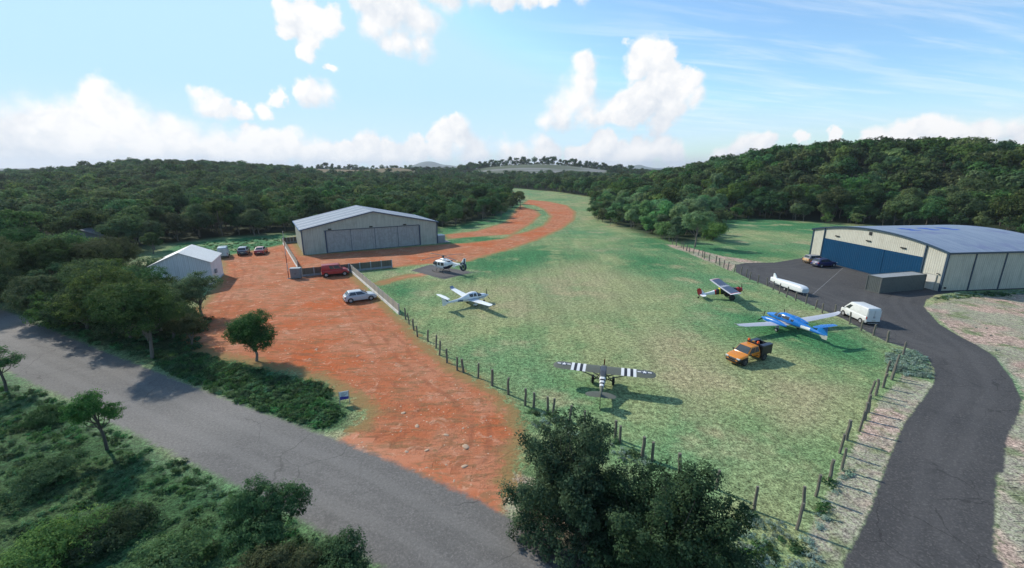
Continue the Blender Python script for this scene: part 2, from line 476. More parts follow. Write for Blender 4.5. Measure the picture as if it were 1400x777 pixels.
def tar_material(name, ca, cb, speck, edge_w, edge_noise, pale=None):
    m, t, b = new_mat(name)
    gc, gh = grass_nodes(t)
    p = pos(t); e = t.attr('edge')
    big = t.noise(p, 0.10, 5, 0.6); fin = t.noise(p, 5.0, 4, 0.8); gr = t.voro(p, 11.0, out='Color')
    lane = t.noise(t.scale(p, (0.25, 0.9, 1)), 0.8, 4, 0.65)
    c = t.mix(t.step(big, 0.35, 0.65), ca, cb)
    if pale:
        c = t.mix(t.step(t.noise(p, 0.025, 2), 0.45, 0.6), c, pale)
    c = t.mix(t.math('MULTIPLY', t.step(lane, 0.5, 0.75), 0.3), c, tuple(x * 0.7 for x in ca))
    s = t.new('ShaderNodeSeparateXYZ'); t.put(s.inputs[0], gr)
    c = t.mix(t.math('MULTIPLY', t.step(s.outputs[0], 0.70, 0.98), speck * 0.7), c, (0.27, 0.25, 0.23))
    c = t.mix(t.math('MULTIPLY', t.step(fin, 0.35, 0.65), 0.45), c, tuple(x * 0.45 for x in ca))
    ee = t.math('ADD', e, t.math('MULTIPLY', t.math('SUBTRACT', t.noise(p, 1.2, 4, 0.7), 0.5), edge_noise))
    for r0 in (2.2, 4.0, 6.6, 8.4):
        c = t.mix(t.math('MULTIPLY', t.step(t.math('ABSOLUTE', t.math('SUBTRACT', ee0(t, e, p), r0)), 0.75, 0.25), 0.17), c, tuple(min(1, x * 1.45) for x in cb))
    crk = t.new('ShaderNodeTexVoronoi', feature='DISTANCE_TO_EDGE'); t.put(crk.inputs['Vector'], t.vmath('ADD', p, t.noise(p, 0.7, 4, col=True))); crk.inputs['Scale'].default_value = 0.22
    c = t.mix(t.math('MULTIPLY', t.step(crk.outputs['Distance'], 0.012, 0.004), t.step(t.noise(p, 0.07, 2), 0.48, 0.56, 0.0, 0.55)), c, tuple(x * 0.4 for x in ca))
    c = t.mix(t.math('MULTIPLY', t.step(t.noise(p, 0.35, 5, 0.7), 0.60, 0.66), 0.35), c, tuple(x * 0.62 for x in ca))
    soil = dirt_nodes(t)[0]
    gc = t.mix(t.step(t.math('ADD', t.attr('yard'), t.math('MULTIPLY', t.math('SUBTRACT', fin, 0.5), 1.5)), -0.3, 0.8), gc, soil)
    c = t.mix(t.step(ee, -edge_w, edge_w), gc, c)
    t.put(b.inputs['Base Color'], c); b.inputs['Roughness'].default_value = 0.85
    b.inputs['Specular IOR Level'].default_value = 0.2
    t.put(b.inputs['Normal'], t.bump(fin, 0.5, 0.05))
    return m

def cover_attrs(X, Y):
    d = {'lush': multi(LUSH, X, Y), 'dry': multi(DRY, X, Y), 'tan': multi(TAN, X, Y), 'deep': multi(DEEP, X, Y)}
    d['pale_hill'] = multi([(q, 6) for q in PALE_HILL], X, Y)
    d['tan_hill'] = multi([(q, 8) for q in TAN_HILL], X, Y)
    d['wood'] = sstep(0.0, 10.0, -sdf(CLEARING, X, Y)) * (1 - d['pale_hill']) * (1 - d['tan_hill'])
    return d

def axis(lo, a, b, hi, step, grow):
    xs = list(np.arange(a, b + 1e-6, step))
    s = step; x = b
    while x < hi: s *= grow; x += s; xs.append(x)
    s = step; x = a
    while x > lo: s *= grow; x -= s; xs.insert(0, x)
    return np.array(xs)

def build_ground():
    xs = axis(-9000, -90, 110, 9000, 0.9, 1.045); ys = axis(-900, 8, 170, 12000, 0.9, 1.03)
    X, Y = np.meshgrid(xs, ys); nx, ny = len(xs), len(ys)
    Z = terrain(X, Y)
    V = np.stack([X, Y, Z], -1).reshape(-1, 3)
    i = np.arange(ny - 1)[:, None] * nx + np.arange(nx - 1)[None, :]
    Fq = np.stack([i, i + 1, i + 1 + nx, i + nx], -1).reshape(-1, 4)
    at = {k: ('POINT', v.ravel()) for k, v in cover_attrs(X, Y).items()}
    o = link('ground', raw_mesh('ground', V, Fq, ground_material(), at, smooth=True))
    tag(o, kind='structure')

def sheet(name, sdfn, bounds, res, z, mat, margin):
    x0, x1, y0, y1 = bounds
    xs = np.arange(x0, x1 + res, res); ys = np.arange(y0, y1 + res, res)
    X, Y = np.meshgrid(xs, ys); nx = len(xs)
    D = sdfn(X, Y)
    cell = np.maximum.reduce([D[:-1, :-1], D[1:, :-1], D[:-1, 1:], D[1:, 1:]]) > -margin
    ii, jj = np.nonzero(cell)
    i = ii * nx + jj
    Fq = np.stack([i, i + 1, i + 1 + nx, i + nx], -1)
    used, inv = np.unique(Fq, return_inverse=True)
    Xu, Yu, Du = X.ravel()[used], Y.ravel()[used], D.ravel()[used]
    V = np.stack([Xu, Yu, np.full(len(Xu), z)], -1)
    at = {k: ('POINT', v) for k, v in cover_attrs(Xu, Yu).items()}
    at['edge'] = ('POINT', Du); at['yard'] = ('POINT', dirt_sd(Xu, Yu) - 0.5)
    o = link(name, raw_mesh(name, V, inv.reshape(-1, 4), mat, at))
    tag(o, kind='structure')
    return o

def build_surfaces():
    def bnd(p, m=3):
        a = np.array(p); return a[:, 0].min() - m, a[:, 0].max() + m, a[:, 1].min() - m, a[:, 1].max() + m
    sheet('dirt_yard', dirt_sd, bnd(YARD), 1.0, 0.012, dirt_material(), 2.2)
    sheet('road', lambda X, Y: sdf(ROAD, X, Y), bnd(ROAD, 2), 0.8, 0.024,
          tar_material('gravel_road', (0.152, 0.145, 0.136), (0.182, 0.172, 0.160), 0.6, 0.35, 1.3, pale=(0.245, 0.228, 0.208)), 0.9)
    sheet('driveway', lambda X, Y: sdf(DRIVE, X, Y), bnd(DRIVE, 2), 0.8, 0.030,
          tar_material('dark_asphalt', (0.069, 0.067, 0.067), (0.088, 0.084, 0.082), 0.35, 0.12, 0.55), 0.5)
    sheet('helicopter_pad', lambda X, Y: sdf(PAD, X, Y), bnd(PAD, 2), 0.8, 0.030,
          tar_material('pad_asphalt', (0.105, 0.100, 0.100), (0.130, 0.122, 0.118), 0.3, 0.3, 1.2), 1.0)
    # a thin white line painted across the apron
    a, b = G(1152, 367, 0.036), G(1111, 403, 0.036)
    d = (b - a).normalized(); s = Vector((-d.y, d.x, 0)) * 0.035
    mb = MB(); mb.add([a - s, a + s, b + s, b - s], [(0, 1, 2, 3)])
    tag(mb.build('road_line', paint('line_white', (0.26, 0.26, 0.26), 0.8)), kind='structure')

# ------------------------------------------------------------------ hills far beyond
def build_mountain():
    m, t, b = new_mat('mountain_forest')
    n = t.noise(pos(t), 0.004, 5)
    t.put(b.inputs['Base Color'], t.mix(n, (0.06, 0.09, 0.07), (0.12, 0.13, 0.10))); b.inputs['Roughness'].default_value = 1
    rng = np.random.default_rng(3)
    def ridge(name, cx, cy, w, d, hmax, seed):
        xs = np.linspace(-w, w, 90); ys = np.linspace(-d, d, 16)
        X, Y = np.meshgrid(xs, ys)
        prof = np.zeros_like(X)
        r = np.random.default_rng(seed)
        for k in range(9):
            c = r.uniform(-w * 0.7, w * 0.7); s = r.uniform(0.1, 0.3) * w
            prof += r.uniform(0.25, 0.6) * np.exp(-((X - c) / s) ** 2)
        prof = prof / prof.max() * np.clip(1 - (np.abs(X) / w) ** 3, 0, 1)
        Z = hmax * prof * np.cos(Y / d * math.pi / 2) - 6
        V = np.stack([X + cx, Y + cy, Z], -1).reshape(-1, 3); nx = len(xs)
        i = np.arange(len(ys) - 1)[:, None] * nx + np.arange(nx - 1)[None, :]
        Fq = np.stack([i, i + 1, i + 1 + nx, i + nx], -1).reshape(-1, 4)
        o = link(name, raw_mesh(name, V, Fq, m, smooth=True)); tag(o, kind='structure')
    ridge('mountain', -760, 6000, 820, 500, 112, 12)
    ridge('mountain', 1750, 6200, 420, 400, 62, 8)
# ------------------------------------------------------------------ sky, sun
SUN_EL = rad(36.0)
SUN_DIR = Vector((-0.80, 0.60, 0)).normalized()      # horizontal direction towards the sun

def pxdir(px, py):
    return Vector(ray(px, py)).normalized()

CLOUDS = [  # px, py, radius px: puffs of the cumulus as seen in the photograph, turned into directions
 # left small tower at the top
 (395, 18, 20), (420, 22, 26), (445, 30, 20), (425, 50, 22), (422, 70, 16), (455, 24, 10), (390, 40, 14), (453, 91, 7),
 # big cloud at the top
 (500, -5, 34), (540, 10, 48), (575, 25, 36), (515, 40, 26), (550, 58, 26), (580, 62, 20), (530, 62, 18), (610, -8, 30), (645, -8, 26), (685, -8, 26), (720, -10, 24), (755, -12, 22), (795, -16, 22),
 # small flat ones on the left
 (415, 128, 14), (430, 126, 18), (445, 129, 16), (377, 132, 11), (365, 151, 12), (285, 142, 20), (302, 146, 16), (270, 122, 11), (330, 152, 11),
 # tower pair right of the middle
 (800, 92, 22), (795, 115, 26), (785, 138, 28), (765, 155, 26), (800, 155, 26), (750, 165, 16), (820, 160, 16),
 (880, 72, 20), (900, 80, 26), (855, 62, 7), (870, 95, 18), (905, 110, 30), (935, 118, 26), (945, 108, 16), (880, 140, 34), (915, 145, 30), (845, 148, 26), (860, 160, 18), (905, 165, 18), (950, 135, 16),
 # bank along the horizon
 (0, 190, 60), (45, 185, 50), (75, 165, 34), (110, 190, 60), (135, 128, 22), (140, 155, 34), (170, 170, 40), (200, 195, 48), (235, 178, 26), (260, 200, 44), (300, 205, 36),
 (20, 225, 60), (340, 195, 26), (330, 215, 34), (375, 205, 30), (400, 198, 22), (430, 212, 30), (500, 203, 24), (470, 215, 24), (530, 215, 26), (570, 208, 24), (600, 205, 24),
 (605, 188, 22), (628, 175, 22), (635, 190, 24), (650, 205, 26), (690, 208, 18), (710, 214, 24), (740, 195, 16), (745, 208, 20), (790, 215, 22), (820, 205, 18), (850, 216, 22), (835, 195, 12),
 (880, 210, 22), (905, 202, 16), (920, 212, 18), (690, 185, 5), (1010, 205, 20), (1040, 200, 18), (985, 212, 14), (1098, 186, 9), (1140, 183, 9), (1200, 195, 22), (1240, 188, 26), (1270, 178, 22), (1300, 180, 26),
 (1330, 185, 26), (1350, 182, 24), (1385, 180, 22), (1400, 188, 26), (1290, 195, 30), (1420, 190, 40), (-60, 190, 70), (-120, 205, 70), (1480, 190, 40)]

def build_world():
    w = bpy.data.worlds.new('World'); SC.world = w; w.use_nodes = True
    t = NT(w.node_tree)
    bg = w.node_tree.nodes['Background']
    sky = t.new('ShaderNodeTexSky', sky_type='NISHITA')
    sky.sun_disc = False
    sky.sun_elevation = SUN_EL
    sky.sun_rotation = math.atan2(SUN_DIR.x, SUN_DIR.y)
    sky.altitude = 200; sky.air_density = 1.0; sky.dust_density = 1.3; sky.ozone_density = 1.0
    d = t.new('ShaderNodeTexCoord').outputs['Generated']
    d = t.vmath('NORMALIZE', d)
    # cauliflower edges: two scales of warping
    w1 = t.noise(d, 14.0, 6, 0.62, col=True)
    w1 = t.vmath('SUBTRACT', w1, (0.5, 0.5, 0.5))
    w1s = t.new('ShaderNodeVectorMath', operation='SCALE'); t.put(w1s.inputs[0], w1); w1s.inputs['Scale'].default_value = 0.055
    dw = t.vmath('ADD', d, w1s.outputs[0])
    cg = bpy.data.node_groups.new('cloud_density', 'ShaderNodeTree')
    cg.interface.new_socket('Vector', in_out='INPUT', socket_type='NodeSocketVector')
    cg.interface.new_socket('Density', in_out='OUTPUT', socket_type='NodeSocketFloat')
    k = NT(cg); gin = k.new('NodeGroupInput'); gout = k.new('NodeGroupOutput')
    dens = None
    for (px, py, r) in CLOUDS:
        c = pxdir(px, py); e = pxdir(px, py + r * 0.5) - pxdir(px, py - r * 0.5)
        dist = k.vmath('DISTANCE', gin.outputs[0], tuple(c), out=1)
        small = min(1.0, 0.50 + r / 60.0); wide = 1.08 if r > 20 else 1.28
        v = k.math('MULTIPLY_ADD', dist, -small / (e.length * wide), small)
        dens = v if dens is None else k.math('SMOOTH_MAX', dens, v, 0.25)
    k.put(gout.inputs[0], dens)
    def density(vec):
        nd = t.new('ShaderNodeGroup'); nd.node_tree = cg; t.put(nd.inputs[0], vec); return nd.outputs[0]
    dens = density(dw)
    n2 = t.noise(d, 24.0, 8, 0.62)
    n3 = t.noise(d, 9.0, 4, 0.6)
    dd = t.math('ADD', dens, t.math('MULTIPLY', t.math('SUBTRACT', n2, 0.5), 0.85))
    soft = t.noise(d, 5.0, 2, 0.5)
    mask = t.step(dd, -0.06, t.math('ADD', 0.20, t.math('MULTIPLY', t.step(soft, 0.41, 0.63), 0.5)))
    # light comes from the upper left: compare the billows with themselves a little nearer to the sun
    sv = Vector((SUN_DIR.x, SUN_DIR.y, 1.1)).normalized()
    densb = density(t.vmath('ADD', dw, tuple(sv * 0.030)))
    off = t.vmath('ADD', dw, tuple(sv * 0.012))
    n2b = t.noise(off, 17.0, 6, 0.6); n2a = t.noise(dw, 17.0, 6, 0.6)
    rel = t.math('ADD', t.math('MULTIPLY', t.math('SUBTRACT', n2a, n2b), 1.6), t.math('MULTIPLY', t.math('SUBTRACT', dens, densb), 0.55))
    lit = t.math('ADD', rel, t.step(n3, 0.30, 0.66, 0.42, 0.78), clamp=True)
    ccol = t.mix(lit, (5.2, 5.85, 6.7), (8.5, 8.45, 8.4))
    # thin streaks of high cloud on the right
    s = t.new('ShaderNodeSeparateXYZ'); t.put(s.inputs[0], d)
    pz = t.math('ADD', s.outputs[2], 0.10)
    comb = t.new('ShaderNodeCombineXYZ')
    t.put(comb.inputs[0], t.math('DIVIDE', s.outputs[0], pz)); t.put(comb.inputs[1], t.math('DIVIDE', s.outputs[1], pz))
    rot = t.new('ShaderNodeVectorRotate', rotation_type='Z_AXIS'); t.put(rot.inputs['Vector'], comb.outputs[0]); rot.inputs['Angle'].default_value = rad(-10)
    ci = t.noise(t.scale(rot.outputs[0], (0.9, 4.6, 1)), 1.0, 7, 0.62, 0.5)
    cm = t.math('MULTIPLY', t.step(ci, 0.42, 0.72), t.step(s.outputs[0], -0.1, 0.35))
    cm = t.math('MULTIPLY', cm, t.step(s.outputs[2], 0.02, 0.10))
    cm = t.math('MULTIPLY', cm, t.step(s.outputs[2], 0.42, 0.22))
    skyc = t.vmath('MINIMUM', t.vmath('MULTIPLY', sky.outputs[0], SKY_GAIN), SKY_CAP)
    skyc = t.mix(t.math('MULTIPLY', cm, 0.34), skyc, (8.2, 8.8, 9.2))
    # pale air just over the horizon
    hz = t.math('MULTIPLY', t.step(s.outputs[2], 0.16, -0.02), 0.45)
    skyc = t.mix(hz, skyc, (8.0, 8.8, 9.2))
    out = t.mix(mask, skyc, ccol)
    t.put(bg.inputs['Color'], out)
    bg.inputs['Strength'].default_value = 0.1
    w.cycles.sampling_method = 'MANUAL'; w.cycles.sample_map_resolution = 512

    sd = bpy.data.lights.new('sun', 'SUN'); so = bpy.data.objects.new('sun', sd); COL.objects.link(so)
    sd.energy = SUN_POWER; sd.angle = rad(1.2); sd.color = (1.0, 0.93, 0.82)
    dirv = Vector((SUN_DIR.x * math.cos(SUN_EL), SUN_DIR.y * math.cos(SUN_EL), math.sin(SUN_EL)))
    so.rotation_euler = dirv.to_track_quat('Z', 'Y').to_euler()
    so.location = (-60, 60, 90)
SKY_GAIN = (1.2, 1.55, 1.75)
SKY_CAP = (4.5, 6.9, 8.4)
SUN_POWER = 3.65

def build_haze():
    m = bpy.data.materials.new('haze'); m.use_nodes = True
    nt = m.node_tree; nt.nodes.clear()
    o = nt.nodes.new('ShaderNodeOutputMaterial'); v = nt.nodes.new('ShaderNodeVolumePrincipled')
    v.inputs['Color'].default_value = (0.80, 0.88, 1.0, 1); v.inputs['Density'].default_value = 0.00009
    v.inputs['Anisotropy'].default_value = 0.2
    nt.links.new(v.outputs[0], o.inputs['Volume'])
    mb = MB(); mb.box((0, 5900, 74.5), (19400, 14700, 167))
    ob = mb.build('haze', m); tag(ob, kind='stuff')

def render_settings():
    SC.view_settings.view_transform = 'Standard'; SC.view_settings.look = 'None'
    SC.view_settings.exposure = EXPOSURE; SC.view_settings.gamma = 1
    c = SC.cycles
    c.use_denoising = True
    try: c.denoiser = 'OPENIMAGEDENOISE'
    except Exception: pass
    c.max_bounces = 5; c.diffuse_bounces = 2; c.glossy_bounces = 2; c.transmission_bounces = 3; c.transparent_max_bounces = 6; c.volume_bounces = 0
    c.use_adaptive_sampling = True; c.adaptive_threshold = 0.02
    c.sample_clamp_indirect = 6
    SC.render.use_persistent_data = False
EXPOSURE = 0.32
# ------------------------------------------------------------------ buildings
def frame_root(name, a, b, label, cat, group=None):
    """Empty at ground point a, local +X towards b"""
    d = Vector(b) - Vector(a)
    return empty(name, (a[0], a[1], 0), math.atan2(d.y, d.x), 1.0, label, cat, group), d.length

def prism_wall(prof, y0, y1):
    """profile in x,z extruded from y0 to y1"""
    n = len(prof)
    vs = [(x, y0, z) for x, z in prof] + [(x, y1, z) for x, z in prof]
    fs = [tuple(range(n)), tuple(range(n, 2 * n))[::-1]] + [(i, (i + 1) % n, (i + 1) % n + n, i + n) for i in range(n)]
    return vs, fs

def strip_roof(prof, y0, y1, th):
    """open profile (x,z list) as a sheet of thickness th"""
    n = len(prof)
    vs = []
    for y in (y0, y1):
        vs += [(x, y, z) for x, z in prof] + [(x, y, z + th) for x, z in prof]
    fs = []
    for i in range(n - 1):
        fs.append((i, i + 1, 2 * n + i + 1, 2 * n + i))
        fs.append((n + i, 3 * n + i, 3 * n + i + 1, n + i + 1))
        fs.append((i, n + i, n + i + 1, i + 1))
        fs.append((2 * n + i, 2 * n + i + 1, 3 * n + i + 1, 3 * n + i))
    fs.append((0, 2 * n, 3 * n, n)); fs.append((n - 1, 2 * n - 1, 4 * n - 1, 3 * n - 1))
    return vs, fs

def striped_roof_mat():
    m, t, b = new_mat('roof_grey_blue_stripes')
    co = obj_co(t); s = t.new('ShaderNodeSeparateXYZ'); t.put(s.inputs[0], co)
    fr = t.math('FRACT', t.math('DIVIDE', s.outputs[1], 5.6))
    band = t.math('MULTIPLY', t.step(fr, 0.46, 0.50), t.step(fr, 0.66, 0.62))
    ribs = t.math('SINE', t.math('MULTIPLY', s.outputs[1], 2 * math.pi / 0.5))
    n = t.noise(t.scale(co, (0.25, 1.6, 1)), 1.0, 5, 0.65)
    c = t.mix(t.step(n, 0.35, 0.65), (0.265, 0.305, 0.360), (0.205, 0.240, 0.290))
    c = t.mix(band, c, (0.50, 0.53, 0.56))
    edge = t.math('MULTIPLY', t.math('ADD', t.step(fr, 0.40, 0.45), 0.0), t.step(fr, 0.72, 0.66))
    c = t.mix(t.math('MULTIPLY', t.math('SUBTRACT', edge, band, clamp=True), 0.7), c, (0.10, 0.13, 0.18))
    t.put(b.inputs['Base Color'], c)
    b.inputs['Roughness'].default_value = 0.55; b.inputs['Metallic'].default_value = 0.0
    b.inputs['Specular IOR Level'].default_value = 0.08
    t.put(b.inputs['Normal'], t.bump(ribs, 0.3, 0.03))
    return m

def weathered_door_mat():
    m, t, b = new_mat('peeling_grey_door')
    co = obj_co(t)
    n = t.noise(t.scale(co, (0.8, 1, 0.6)), 1.3, 7, 0.72, 1.0); n2 = t.noise(co, 3.0, 5, 0.7)
    c = t.mix(t.step(n, 0.46, 0.54), (0.300, 0.300, 0.283), (0.350, 0.350, 0.332))
    c = t.mix(t.math('MULTIPLY', t.step(n2, 0.55, 0.7), 0.3), c, (0.24, 0.245, 0.24))
    c = t.mix(t.math('MULTIPLY', t.step(t.noise(t.scale(co, (3, 3, 0.2)), 1.0, 4), 0.5, 0.7), 0.35), c, (0.16, 0.17, 0.17))
    t.put(b.inputs['Base Color'], c); b.inputs['Roughness'].default_value = 0.7
    return m

def pale_hangar():
    a, b = G(415.7, 349), G(602, 334.3)
    b = Vector(a) + Vector((math.cos(rad(29.6)), math.sin(rad(29.6)), 0)) * 38.0
    r, L = frame_root('hangar', a, b, 'long pale grey-green gabled hangar with four weathered grey sliding door panels', 'hangar')
    D, EV, AP = 23.5, 6.7, 10.7
    wall = corrugated('pale_green_sheet', (0.46, 0.475, 0.40), (0.30, 0.31, 0.26), 0, 0.4, 0.75, patch=0.2)
    walls = corrugated('pale_green_sheet_side', (0.46, 0.475, 0.40), (0.30, 0.31, 0.26), 1, 0.4, 0.75, patch=0.2)
    blue = paint('dark_blue_trim', (0.035, 0.060, 0.105), 0.5)
    dx0, dx1, dh = 5.9, 32.5, 6.1
    prof = lambda x: EV + (AP - EV) * (1 - abs(x - L / 2) / (L / 2))
    # front wall as a sheet round the door opening, 0.2 thick
    mb = MB()
    for q in ([(0, 0), (dx0, 0), (dx0, dh), (dx0, prof(dx0)), (0, EV)], [(dx1, 0), (L, 0), (L, EV), (dx1, prof(dx1)), (dx1, dh)],
              [(dx0, dh), (dx1, dh), (dx1, prof(dx1)), (L / 2, AP), (dx0, prof(dx0))]):
        v, f = prism_wall(q, 0, 0.2); mb.add(v, f)
    mb.build('front_wall', wall, r)
    v, f = prism_wall([(0, 0), (L, 0), (L, EV), (L / 2, AP), (0, EV)], D - 0.2, D); MB().add(v, f).build('back_wall', wall, r)
    for x in (0.1, L - 0.1): MB().box((x, D / 2, EV / 2), (0.2, D - 0.42, EV)).build('side_wall', walls, r)
    v, f = strip_roof([(-0.4, EV - 0.05), (L / 2, AP + 0.05), (L + 0.4, EV - 0.05)], -0.35, D + 0.35, 0.14)
    roof = MB().add(v, f).build('roof', striped_roof_mat(), r)
    ed = paint('roof_edge_blue', (0.09, 0.19, 0.36), 0.5)
    for sx in (-0.46, L + 0.46): MB().box((sx, D / 2, EV - 0.02), (0.12, D + 0.7, 0.3)).build('gutter', ed, roof)
    for y in (-0.40, D + 0.40):
        mb = MB(); mb.bar((-0.4, y, EV - 0.0), (L / 2, y, AP + 0.1), 0.08, 0.32); mb.bar((L / 2, y, AP + 0.1), (L + 0.4, y, EV), 0.08, 0.32)
        mb.build('roof_trim', paint('verge_trim', (0.07, 0.10, 0.15), 0.5), roof)
    dm = weathered_door_mat()
    n = 4; w = (dx1 - dx0) / n
    for i in range(n):
        d = MB().box((dx0 + (i + 0.5) * w, 0.13, dh / 2 + 0.02), (w - 0.12, 0.10, dh - 0.12)).build('door_panel', dm, r)
    mb = MB()
    for i in range(n + 1):
        tk = 0.34 if i in (0, n) else 0.10
        mb.box((dx0 + i * w, -0.03 if i in (0, n) else 0.10, dh / 2), (tk, 0.16, dh))
    mb.box((L / 2, -0.05, dh + 0.08), (dx1 - dx0 + 0.3, 0.14, 0.16)); mb.box((L / 2 + 0.1, -0.02, 0.06), (dx1 - dx0, 0.12, 0.12))
    mb.build('door_frame', blue, r)
    for x in (0.0, L):
        MB().box((x, -0.02, EV / 2), (0.30, 0.26, EV)).build('corner_trim', blue, r)
    for x in (7.1, 18.2, 28.0):
        MB().box((x, -0.12, dh + 0.45), (0.9, 0.24, 0.34)).build('lamp', paint('lamp_black', (0.012, 0.012, 0.012), 0.6), r, bevel=0.04)
    # unit and slab beside the hangar, things of their own
    p = r.matrix_world
    dirx = Vector((math.cos(r.rotation_euler.z), math.sin(r.rotation_euler.z), 0)); diry = Vector((-dirx.y, dirx.x, 0))
    c = Vector(a) + dirx * (L + 1.75) + diry * 2.4
    t = empty('generator_box', (c.x, c.y, 0), r.rotation_euler.z, 1, 'grey metal generator box standing against the end of the pale gabled hangar', 'generator')
    MB().box((0, 0, 1.15), (2.3, 3.2, 2.1)).build('body', corrugated('grey_box_sheet', (0.34, 0.35, 0.36), (0.24, 0.25, 0.25), 0, 0.3, 0.5), t, bevel=0.03)
    MB().box((0, 0, 2.27), (2.5, 3.4, 0.12)).build('lid', paint('lid_pale', (0.55, 0.57, 0.6), 0.45), t, bevel=0.03)
    MB().box((0.75, -0.1, 0.05), (4.1, 3.7, 0.1)).build('base', paint('concrete_slab', (0.30, 0.29, 0.28), 0.9), t)

def arch(L, ev, ap, n=24, ext=0.0):
    out = []
    for i in range(n + 1):
        u = i / n; x = -ext + u * (L + 2 * ext)
        k = 2 * (x / L) - 1
        out.append((x, ev + (ap - ev) * (1 - k * k)))
    return out

def blue_roof_mat():
    m, t, b = new_mat('blue_grey_arched_roof')
    co = obj_co(t); s = t.new('ShaderNodeSeparateXYZ'); t.put(s.inputs[0], co)
    n = t.noise(t.scale(co, (0.12, 0.9, 1)), 1.0, 6, 0.68); n2 = t.noise(co, 0.16, 4, 0.6)
    c = t.mix(t.step(n, 0.35, 0.65), (0.200, 0.245, 0.320), (0.260, 0.305, 0.375))
    c = t.mix(t.math('MULTIPLY', t.step(n2, 0.5, 0.68), 0.7), c, (0.150, 0.165, 0.290))
    ribs = t.math('SINE', t.math('MULTIPLY', s.outputs[1], 2 * math.pi / 0.4))
    t.put(b.inputs['Base Color'], c); b.inputs['Roughness'].default_value = 0.5; b.inputs['Specular IOR Level'].default_value = 0.4
    t.put(b.inputs['Normal'], t.bump(ribs, 0.25, 0.03))
    return m

